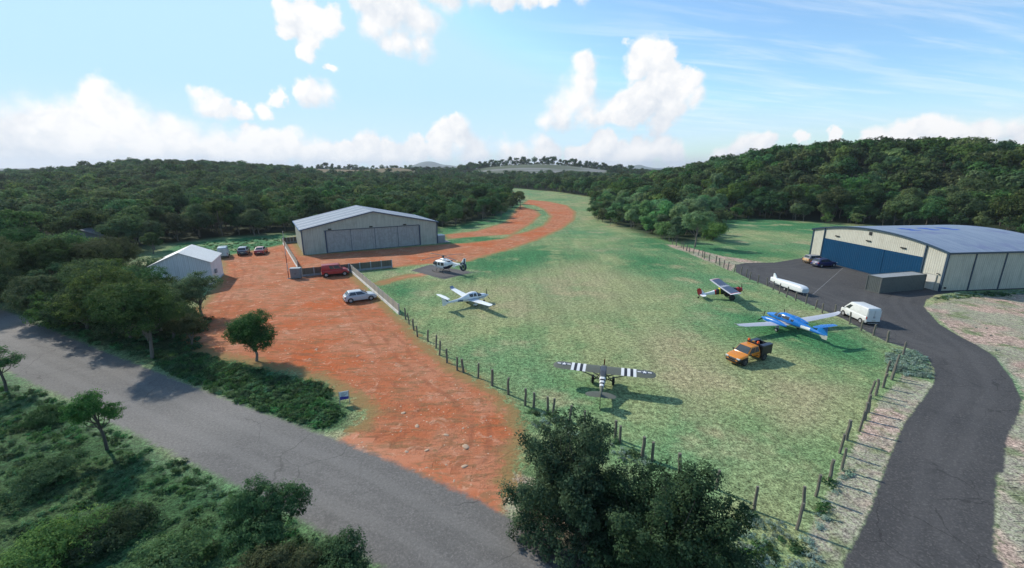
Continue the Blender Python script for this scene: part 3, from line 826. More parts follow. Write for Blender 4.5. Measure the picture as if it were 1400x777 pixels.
def blue_hangar():
    # local +X runs along the door front from the near corner to the far one, +Y into the building
    near, far = G(1283.9, 399.1), G(1106.5, 352.8)
    d = far - near; L = d.length
    rz = math.atan2(d.y, d.x)
    r = empty('hangar', (near.x, near.y, 0), rz, 1.0, 'cream hangar with blue arched roof and huge dark blue sliding door', 'hangar')
    # with +X pointing away along the front, +Y points to the left of it: mirror by using negative y for depth
    D, EV, AP = 27.5, 7.6, 9.6
    cream = corrugated('cream_sheet', (0.56, 0.54, 0.455), (0.38, 0.35, 0.28), 0, 0.42, 0.4)
    creams = corrugated('cream_sheet_side', (0.50, 0.49, 0.41), (0.31, 0.31, 0.26), 1, 0.42, 0.7)
    trim = paint('deep_blue_trim', (0.022, 0.050, 0.085), 0.45)
    A = arch(L, EV, AP)
    dx0, dx1, dh = L - 28.4, L - 3.7, 5.85
    dx0 = 4.2; dx1 = L - 3.7
    at = lambda x: EV + (AP - EV) * (1 - (2 * x / L - 1) ** 2)
    mb = MB()
    seg = [x for x, z in A if dx0 < x < dx1]
    v, f = prism_wall([(0, 0), (dx0, 0), (dx0, at(dx0))] + [(x, z) for x, z in A[::-1] if x < dx0], 0, -0.2); mb.add(v, f)
    v, f = prism_wall([(dx1, 0), (L, 0)] + [(x, z) for x, z in A[::-1] if x > dx1] + [(dx1, at(dx1))], 0, -0.2); mb.add(v, f)
    v, f = prism_wall([(dx0, dh), (dx1, dh), (dx1, at(dx1))] + [(x, at(x)) for x in seg[::-1]] + [(dx0, at(dx0))], 0, -0.2); mb.add(v, f)
    mb.build('front_wall', cream, r)
    v, f = prism_wall([(0, 0), (L, 0)] + [(x, z) for x, z in A[::-1]], -D + 0.2, -D); MB().add(v, f).build('back_wall', cream, r)
    for x in (0.1, L - 0.1): MB().box((x, -D / 2, EV / 2), (0.2, D - 0.42, EV)).build('side_wall', creams, r)
    v, f = strip_roof(arch(L, EV, AP + 0.1, 32, 0.35), 0.3, -D - 0.3, 0.14)
    roof = MB().add(v, f).build('roof', blue_roof_mat(), r, smooth=True, angle=30)
    mb = MB()
    E = arch(L, EV, AP + 0.1, 24, 0.35)
    for y in (0.36, -D - 0.36):
        for i in range(24): mb.bar((E[i][0], y, E[i][1] + 0.02), (E[i + 1][0], y, E[i + 1][1] + 0.02), 0.10, 0.34)
    for x in (-0.40, L + 0.40): mb.box((x, -D / 2, EV - 0.12), (0.12, D + 0.7, 0.34))
    mb.build('roof_trim', trim, roof)
    # bright blue marks on the roof: three hatched strips
    bm_ = paint('bright_blue_mark', (0.045, 0.12, 0.52), 0.5)
    rng = random.Random(4)
    for k in range(3):
        mb = MB()
        yc = -6.3 - k * 4.9
        for j in range(9):
            x0 = L * 0.50 - 0.2 + rng.uniform(-.12, .12) - j * 0.36; y0 = yc - j * 0.12
            w, h = 0.30, rng.uniform(0.8, 1.5)
            q = [(x0, y0 - h), (x0 + w, y0 - h - 0.1), (x0 + w, y0 + h * 0.7), (x0, y0 + h * 0.7)]
            zz = lambda x: EV + (AP + 0.1 - EV) * (1 - (2 * x / L - 1) ** 2) + 0.155
            mb.add([(x, y, zz(x) + 0.01) for x, y in q], [(0, 1, 2, 3)])
        mb.build('roof_mark', bm_, roof)
    door = corrugated('blue_door_sheet', (0.007, 0.052, 0.120), (0.005, 0.038, 0.090), 0, 0.5, 0.4, rough=0.8, spec=0.08)
    n = 3; w = (dx1 - dx0) / n
    for i in range(n):
        MB().box((dx0 + (i + 0.5) * w, 0.09 + 0.05 * (i % 2), dh / 2 + 0.05), (w + (-0.02 if i % 2 else 0.02), 0.09, dh - 0.1)).build('door_panel', door, r)
    mb = MB()
    mb.box((dx1 + 0.1, 0.12, (at(dx1)) / 2), (0.24, 0.24, at(dx1) - 0.05)); mb.box((dx0 - 0.1, 0.12, at(dx0) / 2), (0.24, 0.24, at(dx0) - 0.05))
    mb.box(((dx0 + dx1) / 2, 0.06, 0.03), (dx1 - dx0, 0.5, 0.06))
    mb.build('door_frame', trim, r)
    for x in (0.0, L): MB().box((x, -0.02, EV / 2), (0.36, 0.30, EV)).build('corner_trim', trim, r)
    for k in range(1, 6):
        if k * 6.6 < D: MB().box((-0.03, -k * 6.6 + 0.6, EV / 2 - 0.05), (0.14, 0.26, EV - 0.1)).build('wall_trim', trim, r)
    MB().box((-0.03, -D / 2, 0.09), (0.14, D - 0.4, 0.18)).build('base_trim', paint('base_trim_dark', (0.03, 0.035, 0.04), 0.7), r)
    lamp = paint('lamp_black', (0.012, 0.012, 0.012), 0.6)
    for x, z in ((L - 7.5, 6.9), (L - 15.9, 7.1), (L - 24.0, 6.95)): MB().box((x, 0.14, z), (1.1, 0.26, 0.24)).build('lamp', lamp, r, bevel=0.03)
    MB().box((L - 16.0, 0.06, 8.75), (0.7, 0.12, 0.7)).build('vent', lamp, r, bevel=0.02)
    dr = MB().box((2.05, 0.06, 1.5), (1.9, 0.1, 2.9)).build('door', paint('door_offwhite', (0.60, 0.58, 0.52), 0.55), r, bevel=0.02)
    mb = MB(); fr = paint('door_frame_grey', (0.40, 0.385, 0.33), 0.5)
    for x in (1.05, 3.05): mb.box((x, 0.08, 1.5), (0.10, 0.16, 3.0))
    mb.box((2.05, 0.08, 3.02), (2.1, 0.16, 0.1)); mb.box((2.05, 0.125, 1.2), (1.9, 0.03, 0.06)); mb.build('frame', fr, dr)
    MB().box((2.8, 0.15, 1.35), (0.14, 0.08, 0.08)).build('handle', lamp, dr)
    MB().box((0.85, 0.20, 3.35), (0.4, 0.24, 0.12)).build('lamp', lamp, r)
    MB().box((-0.12, -0.9, 0.75), (0.2, 0.3, 0.3)).build('meter_box', lamp, r)

def white_shed():
    a = G(292.9, 389.9); ang = rad(23)
    W, D, EV, AP = 9.8, 10.0, 4.7, 6.9
    ax = Vector((math.cos(ang), math.sin(ang), 0))
    o = a - ax * W
    r = empty('shed', (o.x, o.y, 0), ang, 1, 'white corrugated shed with a plain gabled roof among the trees', 'shed')
    wm = corrugated('white_sheet', (0.72, 0.74, 0.74), (0.50, 0.51, 0.50), 0, 0.3, 0.6)
    ws = corrugated('white_sheet_side', (0.72, 0.76, 0.77), (0.52, 0.54, 0.54), 1, 0.3, 0.6)
    for y0, y1 in ((0, 0.15), (D - 0.15, D)):
        v, f = prism_wall([(0, 0), (W, 0), (W, EV), (W / 2, AP), (0, EV)], y0, y1); MB().add(v, f).build('gable_wall', wm, r)
    for x in (0.08, W - 0.08): MB().box((x, D / 2, EV / 2), (0.15, D - 0.32, EV)).build('side_wall', ws, r)
    v, f = strip_roof([(-0.3, EV - 0.08), (W / 2, AP + 0.02), (W + 0.3, EV - 0.08)], -0.3, D + 0.3, 0.1)
    MB().add(v, f).build('roof', corrugated('white_roof_sheet', (0.78, 0.77, 0.74), (0.62, 0.60, 0.56), 1, 0.35, 0.3), r)
    MB().box((W + 0.18, 2.6, 2.35), (0.35, 1.0, 0.8)).build('vent', paint('grey_vent', (0.25, 0.26, 0.27), 0.6), r, bevel=0.03)
    mb = MB(); mb.box((W / 2, -0.03, 0.12), (W, 0.1, 0.24)); mb.box((W + 0.03, D / 2, 0.12), (0.1, D, 0.24)); mb.build('plinth', paint('concrete_grey', (0.34, 0.335, 0.32), 0.9), r)

def cottage(name, loc, rz, W, D, EV, AP, wallc, roofc, label, cat, wins=True):
    r = empty(name, loc, rz, 1, label, cat)
    mb = MB()
    v, f = prism_wall([(0, -3.5), (W, -3.5), (W, EV), (W / 2, AP), (0, EV)], 0, D); mb.add(v, f)
    mb.build('wall', paint('wall_' + cat + name, wallc, 0.9), r)
    v, f = strip_roof([(-0.6, EV - 0.3), (W / 2, AP + 0.05), (W + 0.6, EV - 0.3)], -0.6, D + 0.6, 0.18)
    MB().add(v, f).build('roof', paint('roof_' + cat + name, roofc, 0.7, scale=0.8), r)
    if wins:
        for x in (W * 0.27, W * 0.73):
            w = MB().box((x, -0.03, EV * 0.55), (1.3, 0.08, 1.3)).build('window', glass_mat(), r)
            MB().box((x, -0.06, EV * 0.55 - 0.72), (1.5, 0.12, 0.1)).build('sill', paint('sill_pale', (0.5, 0.5, 0.48), 0.7), w)
        for y in (D * 0.3, D * 0.7):
            MB().box((W + 0.03, y, EV * 0.55), (0.08, 1.3, 1.3)).build('window', glass_mat(), r)
    return r

def shipping_container():
    a = G(1201.6, 401.6); b = G(1263, 396)
    d = (b - a).normalized(); rz = math.atan2(d.y, d.x); L = 11.2; W = 2.6; H = 3.05
    r = empty('shipping_container', (a.x, a.y, 0), rz, 1, 'long grey-green shipping container standing in front of the blue sliding door', 'shipping container')
    m = paint('container_green_grey', (0.100, 0.112, 0.104), 0.65, dirt=0.3)
    mb = MB()
    # corrugated side walls as real folds
    def fold(p0, p1, n, out):
        p0 = Vector(p0); p1 = Vector(p1); dd = (p1 - p0) / n; o_ = Vector(out) * 0.05
        pr = []
        for i in range(n):
            s = p0 + dd * i
            pr += [s, s + dd * 0.4, s + dd * 0.5 + o_, s + dd * 0.9 + o_]
        pr.append(p1)
        vs = [(p.x, p.y, 0.16) for p in pr] + [(p.x, p.y, H - 0.14) for p in pr]; k = len(pr)
        mb.add(vs, [(i, i + 1, k + i + 1, k + i) for i in range(k - 1)])
    fold((0.1, 0, 0), (L - 0.1, 0, 0), 30, (0, 1, 0)); fold((0.1, W, 0), (L - 0.1, W, 0), 30, (0, -1, 0))
    fold((0, 0.1, 0), (0, W - 0.1, 0), 8, (1, 0, 0)); fold((L, 0.1, 0), (L, W - 0.1, 0), 8, (-1, 0, 0))
    mb.build('wall', m, r)
    MB().box((L / 2, W / 2, H - 0.06), (L - 0.1, W - 0.1, 0.05)).build('roof', paint('container_roof', (0.30, 0.32, 0.335), 0.5, dirt=0.3), r)
    mb = MB()
    for x in (0.02, L - 0.02):
        for y in (0.02, W - 0.02): mb.box((x, y, H / 2), (0.16, 0.16, H))
    for z in (0.09, H - 0.05):
        for y in (0.0, W): mb.box((L / 2, y, z), (L - 0.17, 0.11, 0.15))
        for x in (0.0, L): mb.box((x, W / 2, z), (0.11, W - 0.13, 0.15))
    mb.build('frame', paint('container_frame', (0.085, 0.094, 0.090), 0.6), r)

# ------------------------------------------------------------------ concrete post-and-panel fences
def fence(name, a, b, H, n, label, mats, pale=False):
    a = Vector(a); b = Vector(b); d = b - a; L = d.length
    r = empty(name, (a.x, a.y, 0), math.atan2(d.y, d.x), 1, label, 'fence')
    s = L / n
    for i in range(n + 1):
        MB().box((i * s, 0, (H + 0.12) / 2), (0.15 if pale else 0.22, 0.16 if pale else 0.24, H + 0.12)).build('post', mats[0], r, bevel=0.02)
    for i in range(n):
        MB().box(((i + 0.5) * s, 0, 0.24), (s - 0.16 if pale else s - 0.22, 0.26 if pale else 0.12, 0.50)).build('gravel_board', mats[1], r)
        MB().box(((i + 0.5) * s, 0, 0.48 + (H - 0.48) / 2), (s - 0.22, 0.07, H - 0.48)).build('panel', mats[2], r)
    return r

def fences():
    post = paint('concrete_post', (0.36, 0.36, 0.35), 0.9, dirt=0.25)
    board = paint('gravel_board_grey', (0.30, 0.31, 0.32), 0.9, dirt=0.3)
    white = paint('gravel_board_pale', (0.74, 0.73, 0.70), 0.9, dirt=0.2)
    def planks(nm, c1, c2):
        return corrugated(nm, c1, c2, 0, 0.28, 0.8, rough=0.9, depth=0.03)
    dark = planks('weathered_plank_dark', (0.175, 0.150, 0.115), (0.10, 0.088, 0.068))
    grey = planks('weathered_plank_grey', (0.42, 0.395, 0.33), (0.29, 0.275, 0.23))
    fence('fence', G(479.1, 371.2), G(546, 430.5), 1.75, 12, 'long grey plank fence with a pale base running down beside the silver car', (post, white, grey), True)
    fence('fence', G(413.4, 378.6), G(536, 366), 1.85, 8, 'dark plank fence with grey concrete posts behind the red van', (post, board, dark))
    fence('fence', G(387.2, 333.8), G(407.5, 367.5), 1.8, 9, 'grey plank fence with a pale base leading towards the grey cabinet', (post, white, grey), True)
    fence('fence', G(388.3, 333.3), G(406.0, 331.6), 1.8, 4, 'short dark plank fence behind the rear corner of the pale gabled hangar', (post, board, dark))

def utility_cabinet():
    a, b = G(397.5, 381.7), G(411, 381.2); d = b - a
    r = empty('utility_cabinet', tuple(a), math.atan2(d.y, d.x), 1, 'grey double-door metal cabinet at the end of the dark plank fence', 'cabinet')
    W = d.length; m = paint('cabinet_grey', (0.22, 0.245, 0.255), 0.55, dirt=0.2)
    MB().box((W / 2, 0.6, 1.12), (W, 1.2, 2.14)).build('body', m, r, bevel=0.03)
    MB().box((W / 2, 0.58, 2.24), (W + 0.16, 1.36, 0.1)).build('lid', paint('cabinet_lid', (0.34, 0.37, 0.38), 0.5), r, bevel=0.02)
    for k in (0, 1):
        dr = MB().box((W * (0.27 + 0.46 * k), -0.02, 1.12), (W * 0.43, 0.05, 1.9)).build('door', paint('cabinet_door', (0.19, 0.215, 0.225), 0.5), r, bevel=0.01)
        MB().box((W * (0.44 + 0.12 * k), -0.06, 1.1), (0.06, 0.06, 0.3)).build('handle', paint('handle_dark', (0.03, 0.03, 0.03), 0.4), dr)

def striped_mast():
    p = G(395, 381.2)
    r = empty('striped_mast', tuple(p), 0, 1, 'tall thin mast with red and white bands beside the grey cabinet', 'mast')
    mat_r = paint('mast_red', (0.23, 0.05, 0.03), 0.6); mat_w = paint('mast_white', (0.42, 0.42, 0.40), 0.6)
    n = 6; h = 10.2 / n
    for i in range(n):
        MB().tube([(0, 0, i * h), (0, 0, (i + 1) * h)], 0.085 - 0.006 * i, 10).build('band', mat_r if i % 2 == 0 else mat_w, r, smooth=True, label='dark red band' if i % 2 == 0 else 'whitish band')
    MB().box((0, 0, 0.06), (0.5, 0.5, 0.12)).build('base', paint('concrete_grey', (0.34, 0.335, 0.32), 0.9), r)

def notice_board():
    a, b = G(464.9, 553.8), G(478.3, 551.2); d = b - a; W = d.length
    r = empty('notice_sign', tuple(a), math.atan2(d.y, d.x), 1, 'small white and blue sign on two posts beside the low hedge strip', 'sign')
    pm = paint('sign_post_grey', (0.30, 0.31, 0.31), 0.6)
    for x in (0, W): MB().box((x, 0, 0.72), (0.06, 0.06, 1.44)).build('post', pm, r)
    pan = MB().box((W / 2, -0.05, 0.98), (W - 0.10, 0.03, 0.88)).build('panel', paint('sign_white', (0.62, 0.68, 0.70), 0.5), r)
    mb = MB(); n = 10
    for i in range(n):
        x0 = 0.06 + (W - 0.12) * i / n; x1 = 0.06 + (W - 0.12) * (i + 1) / n
        z = lambda x: 0.86 + 0.035 * math.sin(x / W * 6.0)
        mb.add([(x0, -0.068, 0.54), (x1, -0.068, 0.54), (x1, -0.068, z(x1)), (x0, -0.068, z(x0))], [(0, 1, 2, 3)])
    mb.build('blue_band', paint('sign_blue', (0.05, 0.045, 0.30), 0.5), pan)
    mb = MB(); g = paint('sign_lettering', (0.22, 0.27, 0.30), 0.6)
    for z, x0, x1 in ((1.25, .18, .62), (1.25, .68, .80), (1.12, .14, .84), (1.03, .18, .76), (0.95, .16, .62)):
        mb.box((W * (x0 + x1) / 2, -0.068, z), (W * (x1 - x0), 0.005, 0.035))
    mb.build('lettering', g, pan)

def marker():
    p = G(702, 267.6)
    r = empty('marker_board', (p.x, p.y, float(terrain(np.array([p.x]), np.array([p.y]))[0])), 0, 1, 'tiny orange marker far off at the end of the grass strip', 'marker')
    MB().box((0, 0, 1.1), (0.14, 0.14, 2.2)).build('post', paint('marker_post', (0.3, 0.12, 0.05), 0.7), r)
    MB().box((0, -0.1, 2.1), (1.4, 0.08, 1.8)).build('board', paint('marker_orange', (0.62, 0.14, 0.04), 0.6), r, bevel=0.02)

# ------------------------------------------------------------------ lone wooden posts
ROW_YARD = [(554.5, 437.1), (559.4, 443.6), (565.8, 451.5), (570.7, 460.5), (585.1, 467), (596.2, 476.5), (600.8, 486), (611.1, 496.3), (625.2, 506.6), (633.5, 509.4),
            (653.8, 517.2), (672.9, 527.5), (695, 539.5), (718.1, 555), (729.2, 557.6), (748.5, 564), (756.2, 567.9), (778.6, 577), (800, 585), (840.4, 599), (847.7, 606), (878.4, 626), (891.6, 629), (930, 648), (979.3, 669), (1031.2, 698.6)]
ROW_DRIVE = [(1097, 697), (1089, 724), (1115, 678.6), (1133.6, 657), (1151, 643), (1147.5, 620), (1157, 601.4), (1174.4, 589.7), (1182, 574.5), (1186.5, 563.6), (1188.7, 544), (1197.4, 540.7),
             (1207.4, 530), (1211.3, 513.8), (1219, 519.4), (1223.4, 505), (1234.3, 487.7)]
ROW_APRON = [(1212.6, 468), (1193.8, 459.5), (1177, 452.4), (1161.5, 443.4), (1141, 431.9), (1123.6, 428.6), (1114.8, 422.9), (1101.5, 416.4), (1087.6, 411.3), (1075, 406.4), (1065.5, 401.6),
             (1056.5, 396.5), (1048.4, 391.4), (1035.8, 387.5), (1024.8, 383), (1020, 379.5), (1012.6, 376), (1003.3, 372.7), (995, 369.5), (989.4, 366.3), (983.7, 363), (978.5, 359.8), (969.5, 357.3),
             (962.7, 354), (960.2, 351.7), (954.7, 349.5), (948.3, 347), (942.2, 345), (938.4, 343.1), (934.4, 341.2), (931.5, 338.4), (924.7, 336.7), (919.3, 334.5), (914.8, 330.9), (909, 329)]

def posts():
    rng = random.Random(11)
    m = bark('post_wood', (0.17, 0.155, 0.125))
    meshes = []
    for k in range(6):
        mb = MB()
        w = rng.uniform(0.055, 0.085); n = 7; tw = rng.uniform(0, 1)
        pts = [(0, 0, -0.3), (rng.uniform(-.02, .02), rng.uniform(-.02, .02), 0.6), (rng.uniform(-.03, .03), rng.uniform(-.03, .03), 1.3), (rng.uniform(-.03, .03), rng.uniform(-.03, .03), 1.8)]
        mb.tube(pts, [w * 1.15, w * 1.1, w * 1.05, w], n)
        o = mb.build('fence_post', m, smooth=True); meshes.append(o.data); bpy.data.objects.remove(o)
    def row(pts, what, hs):
        for i, p in enumerate(pts):
            g = G(*p)
            o = bpy.data.objects.new('fence_post', rng.choice(meshes)); COL.objects.link(o)
            o.location = (g.x, g.y, 0)
            o.rotation_euler = (rng.gauss(0, rad(2.6)), rng.gauss(0, rad(2.6)), rng.uniform(0, 6.28))
            k = hs * rng.uniform(0.9, 1.1); o.scale = (1.6, 1.6, k)
            tag(o, what % ORD[i], 'fence post', 'weathered wooden posts round the airfield')
    row(ROW_YARD, 'weathered wooden post, %s from the long plank fence along the red yard edge', 1.0)
    row(ROW_DRIVE, 'leaning wooden post, %s along the lower drive counting up from the verge bush', 1.05)
    row(ROW_APRON, 'slim wooden post, %s from the drive bend along the airfield towards the thicket', 1.0)

# ------------------------------------------------------------------ stones in the yard
STONES = [(437, 439, .5), (405, 453, .5), (391, 456, .55), (432, 478, .9), (489, 487, .95), (423, 491, .75), (509, 495, .7), (498, 494, .45), (561, 472, .6), (433, 533, .7), (546, 519, .4), (542, 497, .5), (548, 556, .4),
          (551, 565, .9), (570, 583, 1.0), (548, 590, .5), (610, 595, .9), (633, 586, .5), (630, 531, .5), (626, 547, .5), (556, 618, .8), (583, 616, .85), (637, 611, 1.35), (635, 638, 1.05), (495, 605, .45), (501, 610, .4),
          (671, 597, .5), (621, 658, .6), (610, 636, .4), (583, 640, .5), (600, 560, .4), (520, 545, .35), (461, 470, .5), (480, 455, .5), (515, 470, .4), (390, 480, .4), (360, 470, .4), (455, 505, .4), (665, 575, .35), (590, 545, .3), (560, 535, .35)]
def stones():
    rng = random.Random(5)
    m, t, b = new_mat('pale_stone')
    n = t.noise(obj_co(t), 2.5, 5)
    t.put(b.inputs['Base Color'], t.mix(n, (0.50, 0.38, 0.27), (0.36, 0.22, 0.14))); b.inputs['Roughness'].default_value = 0.9
    meshes = []
    for k in range(5):
        bm = bmesh.new(); bmesh.ops.create_icosphere(bm, subdivisions=2, radius=0.5)
        for v in bm.verts:
            v.co *= rng.uniform(0.82, 1.12); v.co.z *= 0.42; v.co.z -= 0.02
        me = bpy.data.meshes.new('stone'); bm.to_mesh(me); bm.free(); me.materials.append(m)
        me.polygons.foreach_set('use_smooth', [True] * len(me.polygons)); meshes.append(me)
    for (px, py, s) in STONES:
        g = G(px, py)
        o = bpy.data.objects.new('stone', rng.choice(meshes)); COL.objects.link(o)
        o.location = (g.x, g.y, 0.05 * s); o.rotation_euler = (rng.uniform(-.15, .15), rng.uniform(-.15, .15), rng.uniform(0, 6.28))
        s *= 0.66; o.location.z = 0.015; o.scale = (s * rng.uniform(0.75, 1.05), s * rng.uniform(0.45, 0.75), s * 0.45)
        tag(o, 'large pale flat stone lying in the red dirt' if s >= 0.8 else 'small pale stone lying in the red dirt yard', 'stone', 'pale stones scattered over the red dirt yard')
# ------------------------------------------------------------------ lofted bodies
def catmull(secs, nx):
    S = np.array(secs, float); xs = S[:, 0]
    X = np.linspace(xs[0], xs[-1], nx)
    out = np.zeros((nx, S.shape[1])); out[:, 0] = X
    sgn = 1 if xs[-1] > xs[0] else -1
    for j in range(1, S.shape[1]):
        y = S[:, j]
        # monotone cubic (Fritsch-Carlson)
        h = np.diff(xs); d = np.diff(y) / h; m = np.zeros(len(y))
        for i in range(1, len(y) - 1):
            m[i] = 0 if d[i - 1] * d[i] <= 0 else 2 * d[i - 1] * d[i] / (d[i - 1] + d[i])
        m[0] = d[0]; m[-1] = d[-1]
        idx = np.clip(np.searchsorted(xs * sgn, X * sgn) - 1, 0, len(xs) - 2)
        hh = h[idx]; u = (X - xs[idx]) / hh
        out[:, j] = (y[idx] * (1 + 2 * u) * (1 - u) ** 2 + m[idx] * hh * u * (1 - u) ** 2 + y[idx + 1] * u * u * (3 - 2 * u) + m[idx + 1] * hh * u * u * (u - 1))
    return out

def loft_parts(parent, secs, mats, key=None, nx=60, n=28, axis='x', label=None, offset=(0, 0, 0)):
    """secs: (x, zc, halfwidth, halfheight, exponent). Faces are sorted by key(x,y,z) into one mesh per part name. mats: {part: material}"""
    R = catmull(secs, nx)
    V = []
    for (x, zc, hw, hh, e) in R:
        for k in range(n):
            a = 2 * math.pi * (k + 0.5) / n
            c, s = math.cos(a), math.sin(a)
            y = hw * math.copysign(abs(c) ** (2 / e), c); z = zc + hh * math.copysign(abs(s) ** (2 / e), s)
            V.append((x + offset[0], y + offset[1], z + offset[2]))
    Fs = []
    for i in range(nx - 1):
        for k in range(n): Fs.append((i * n + k, i * n + (k + 1) % n, (i + 1) * n + (k + 1) % n, (i + 1) * n + k))
    Fs.append(tuple(range(n))[::-1]); Fs.append(tuple((nx - 1) * n + k for k in range(n)))
    first = list(mats)[0]
    byp = {}
    for f in Fs:
        c = np.mean([V[i] for i in f], axis=0) - np.array(offset)
        p = first if (key is None or len(f) > 4) else (key(*c) or first)
        byp.setdefault(p, []).append(f)
    objs = {}
    main = None
    for p in [first] + [q for q in byp if q != first]:
        if p not in byp: continue
        mb = MB(); used = sorted({i for f in byp[p] for i in f}); mp = {i: j for j, i in enumerate(used)}
        mb.add([V[i] for i in used], [tuple(mp[i] for i in f) for f in byp[p]])
        nm = p.split('@')[0]
        par = parent
        if '@' in p and main is not None: par = main       # a mark or a pane of the body: sub-part
        o = mb.build(nm, mats[p], par, smooth=True, angle=50)
        objs[p] = o
        if p == first: main = o
    return objs

def airfoil(n=9):
    up = []
    for i in range(n):
        t = 0.5 * (1 - math.cos(math.pi * i / (n - 1)))
        yt = 5 * (0.2969 * math.sqrt(t) - 0.1260 * t - 0.3516 * t * t + 0.2843 * t ** 3 - 0.1015 * t ** 4)
        up.append((t, yt))
    return [(x, y * 1.15 + 0.0) for x, y in up] + [(x, -y * 0.75) for x, y in up[-2:0:-1]]

def wing_parts(parent, stations, mats, key=None, sub=1, vertical=False, mirror=1):
    """stations: (span, xLE, chord, height, thickness ratio); x grows forward, so the chord runs to -x"""
    S = []
    for a, b in zip(stations[:-1], stations[1:]):
        for j in range(sub):
            S.append([a[k] + (b[k] - a[k]) * j / sub for k in range(5)])
    S.append(list(stations[-1]))
    A = airfoil(); n = len(A); V = []
    for (s, xl, c, h, th) in S:
        for (ax, az) in A:
            x = xl - ax * c; z = az * th * c
            V.append((x, z, s) if vertical else (x, s * mirror, h + z))
        if vertical:
            pass
    if vertical: V = [(x, y + 0, z) for (x, y, z) in V]
    Fs = []
    for i in range(len(S) - 1):
        for k in range(n): Fs.append((i * n + k, i * n + (k + 1) % n, (i + 1) * n + (k + 1) % n, (i + 1) * n + k))
    Fs.append(tuple(range(n))[::-1]); Fs.append(tuple((len(S) - 1) * n + k for k in range(n)))
    first = list(mats)[0]; byp = {}
    for f in Fs:
        c = np.mean([V[i] for i in f], axis=0)
        p = first if key is None else (key(*c) or first)
        byp.setdefault(p, []).append(f)
    objs = {}; main = None
    for p in [first] + [q for q in byp if q != first]:
        if p not in byp: continue
        mb = MB(); used = sorted({i for f in byp[p] for i in f}); mp = {i: j for j, i in enumerate(used)}
        mb.add([V[i] for i in used], [tuple(mp[i] for i in f) for f in byp[p]])
        par = main if ('@' in p and main is not None) else parent
        o = mb.build(p.split('@')[0], mats[p], par, smooth=True, angle=45); objs[p] = o
        if p == first: main = o
    return objs

RUBBER = lambda: paint('tyre_rubber', (0.014, 0.014, 0.014), 0.85)
BLACK = lambda: paint('black_plastic', (0.012, 0.012, 0.013), 0.55)
ALLOY = lambda: paint('alloy_rim', (0.42, 0.42, 0.42), 0.4, metal=0.3)
STEEL = lambda: paint('grey_metal', (0.20, 0.20, 0.21), 0.45, metal=0.5)

def wheel(parent, x, y, r, w, side, rim=None, z=None):
    z = r if z is None else z
    prof = [(-w / 2, r * 0.55), (-w / 2, r * 0.9), (-w * 0.36, r), (w * 0.36, r), (w / 2, r * 0.9), (w / 2, r * 0.55)]
    n = 20; V = []; Fs = []
    for py, pr in prof:
        for k in range(n):
            a = 2 * math.pi * k / n; V.append((x + pr * math.cos(a), y + py, z + pr * math.sin(a)))
    for i in range(len(prof) - 1):
        for k in range(n): Fs.append((i * n + k, i * n + (k + 1) % n, (i + 1) * n + (k + 1) % n, (i + 1) * n + k))
    Fs.append(tuple(range(n))); Fs.append(tuple((len(prof) - 1) * n + k for k in range(n))[::-1])
    ty = MB().add(V, Fs).build('wheel', RUBBER(), parent, smooth=True)
    mb = MB(); yo = y + side * (w / 2 + 0.004)
    c = [(x, yo + side * 0.02, z)]; m = 10
    ring = [(x + r * 0.60 * math.cos(2 * math.pi * k / 20), yo, z + r * 0.60 * math.sin(2 * math.pi * k / 20)) for k in range(20)]
    mb.add(c + ring, [(0, 1 + k, 1 + (k + 1) % 20) for k in range(20)])
    rm = mb.build('rim', rim or ALLOY(), ty, smooth=True)
    return ty

KINDS = {
    #        wb   nose  tail  hw   zb    belt roof  cabin: base front/rear, top front/rear     wheel r, top halfwidth
    'hatch': dict(wb=2.6, nose=2.12, tail=-2.0, hw=0.88, zb=0.20, belt=0.93, roof=1.42, cab=(1.15, -1.88, 0.15, -1.38), r=0.32, tw=0.62, hood=0.80),
    'saloon': dict(wb=2.7, nose=2.25, tail=-2.15, hw=0.90, zb=0.18, belt=0.98, roof=1.45, cab=(1.05, -1.95, 0.15, -1.05), r=0.33, tw=0.60, hood=0.82),
    'wagon': dict(wb=2.7, nose=2.2, tail=-2.1, hw=0.90, zb=0.22, belt=1.02, roof=1.60, cab=(1.15, -2.02, 0.35, -1.75), r=0.34, tw=0.66, hood=0.86),
    'kangoo': dict(wb=2.7, nose=2.05, tail=-1.98, hw=0.90, zb=0.24, belt=1.10, roof=1.86, cab=(1.25, -1.96, 0.60, -1.88), r=0.33, tw=0.76, hood=0.92),
    'transit': dict(wb=3.3, nose=2.45, tail=-2.55, hw=1.02, zb=0.28, belt=1.25, roof=2.35, cab=(1.95, -2.53, 0.75, -2.44), r=0.36, tw=0.84, hood=1.05),
    'pickup': dict(wb=3.1, nose=2.45, tail=-0.95, hw=0.94, zb=0.32, belt=1.12, roof=1.80, cab=(1.20, -0.92, 0.42, -0.72), r=0.40, tw=0.68, hood=0.98),
}

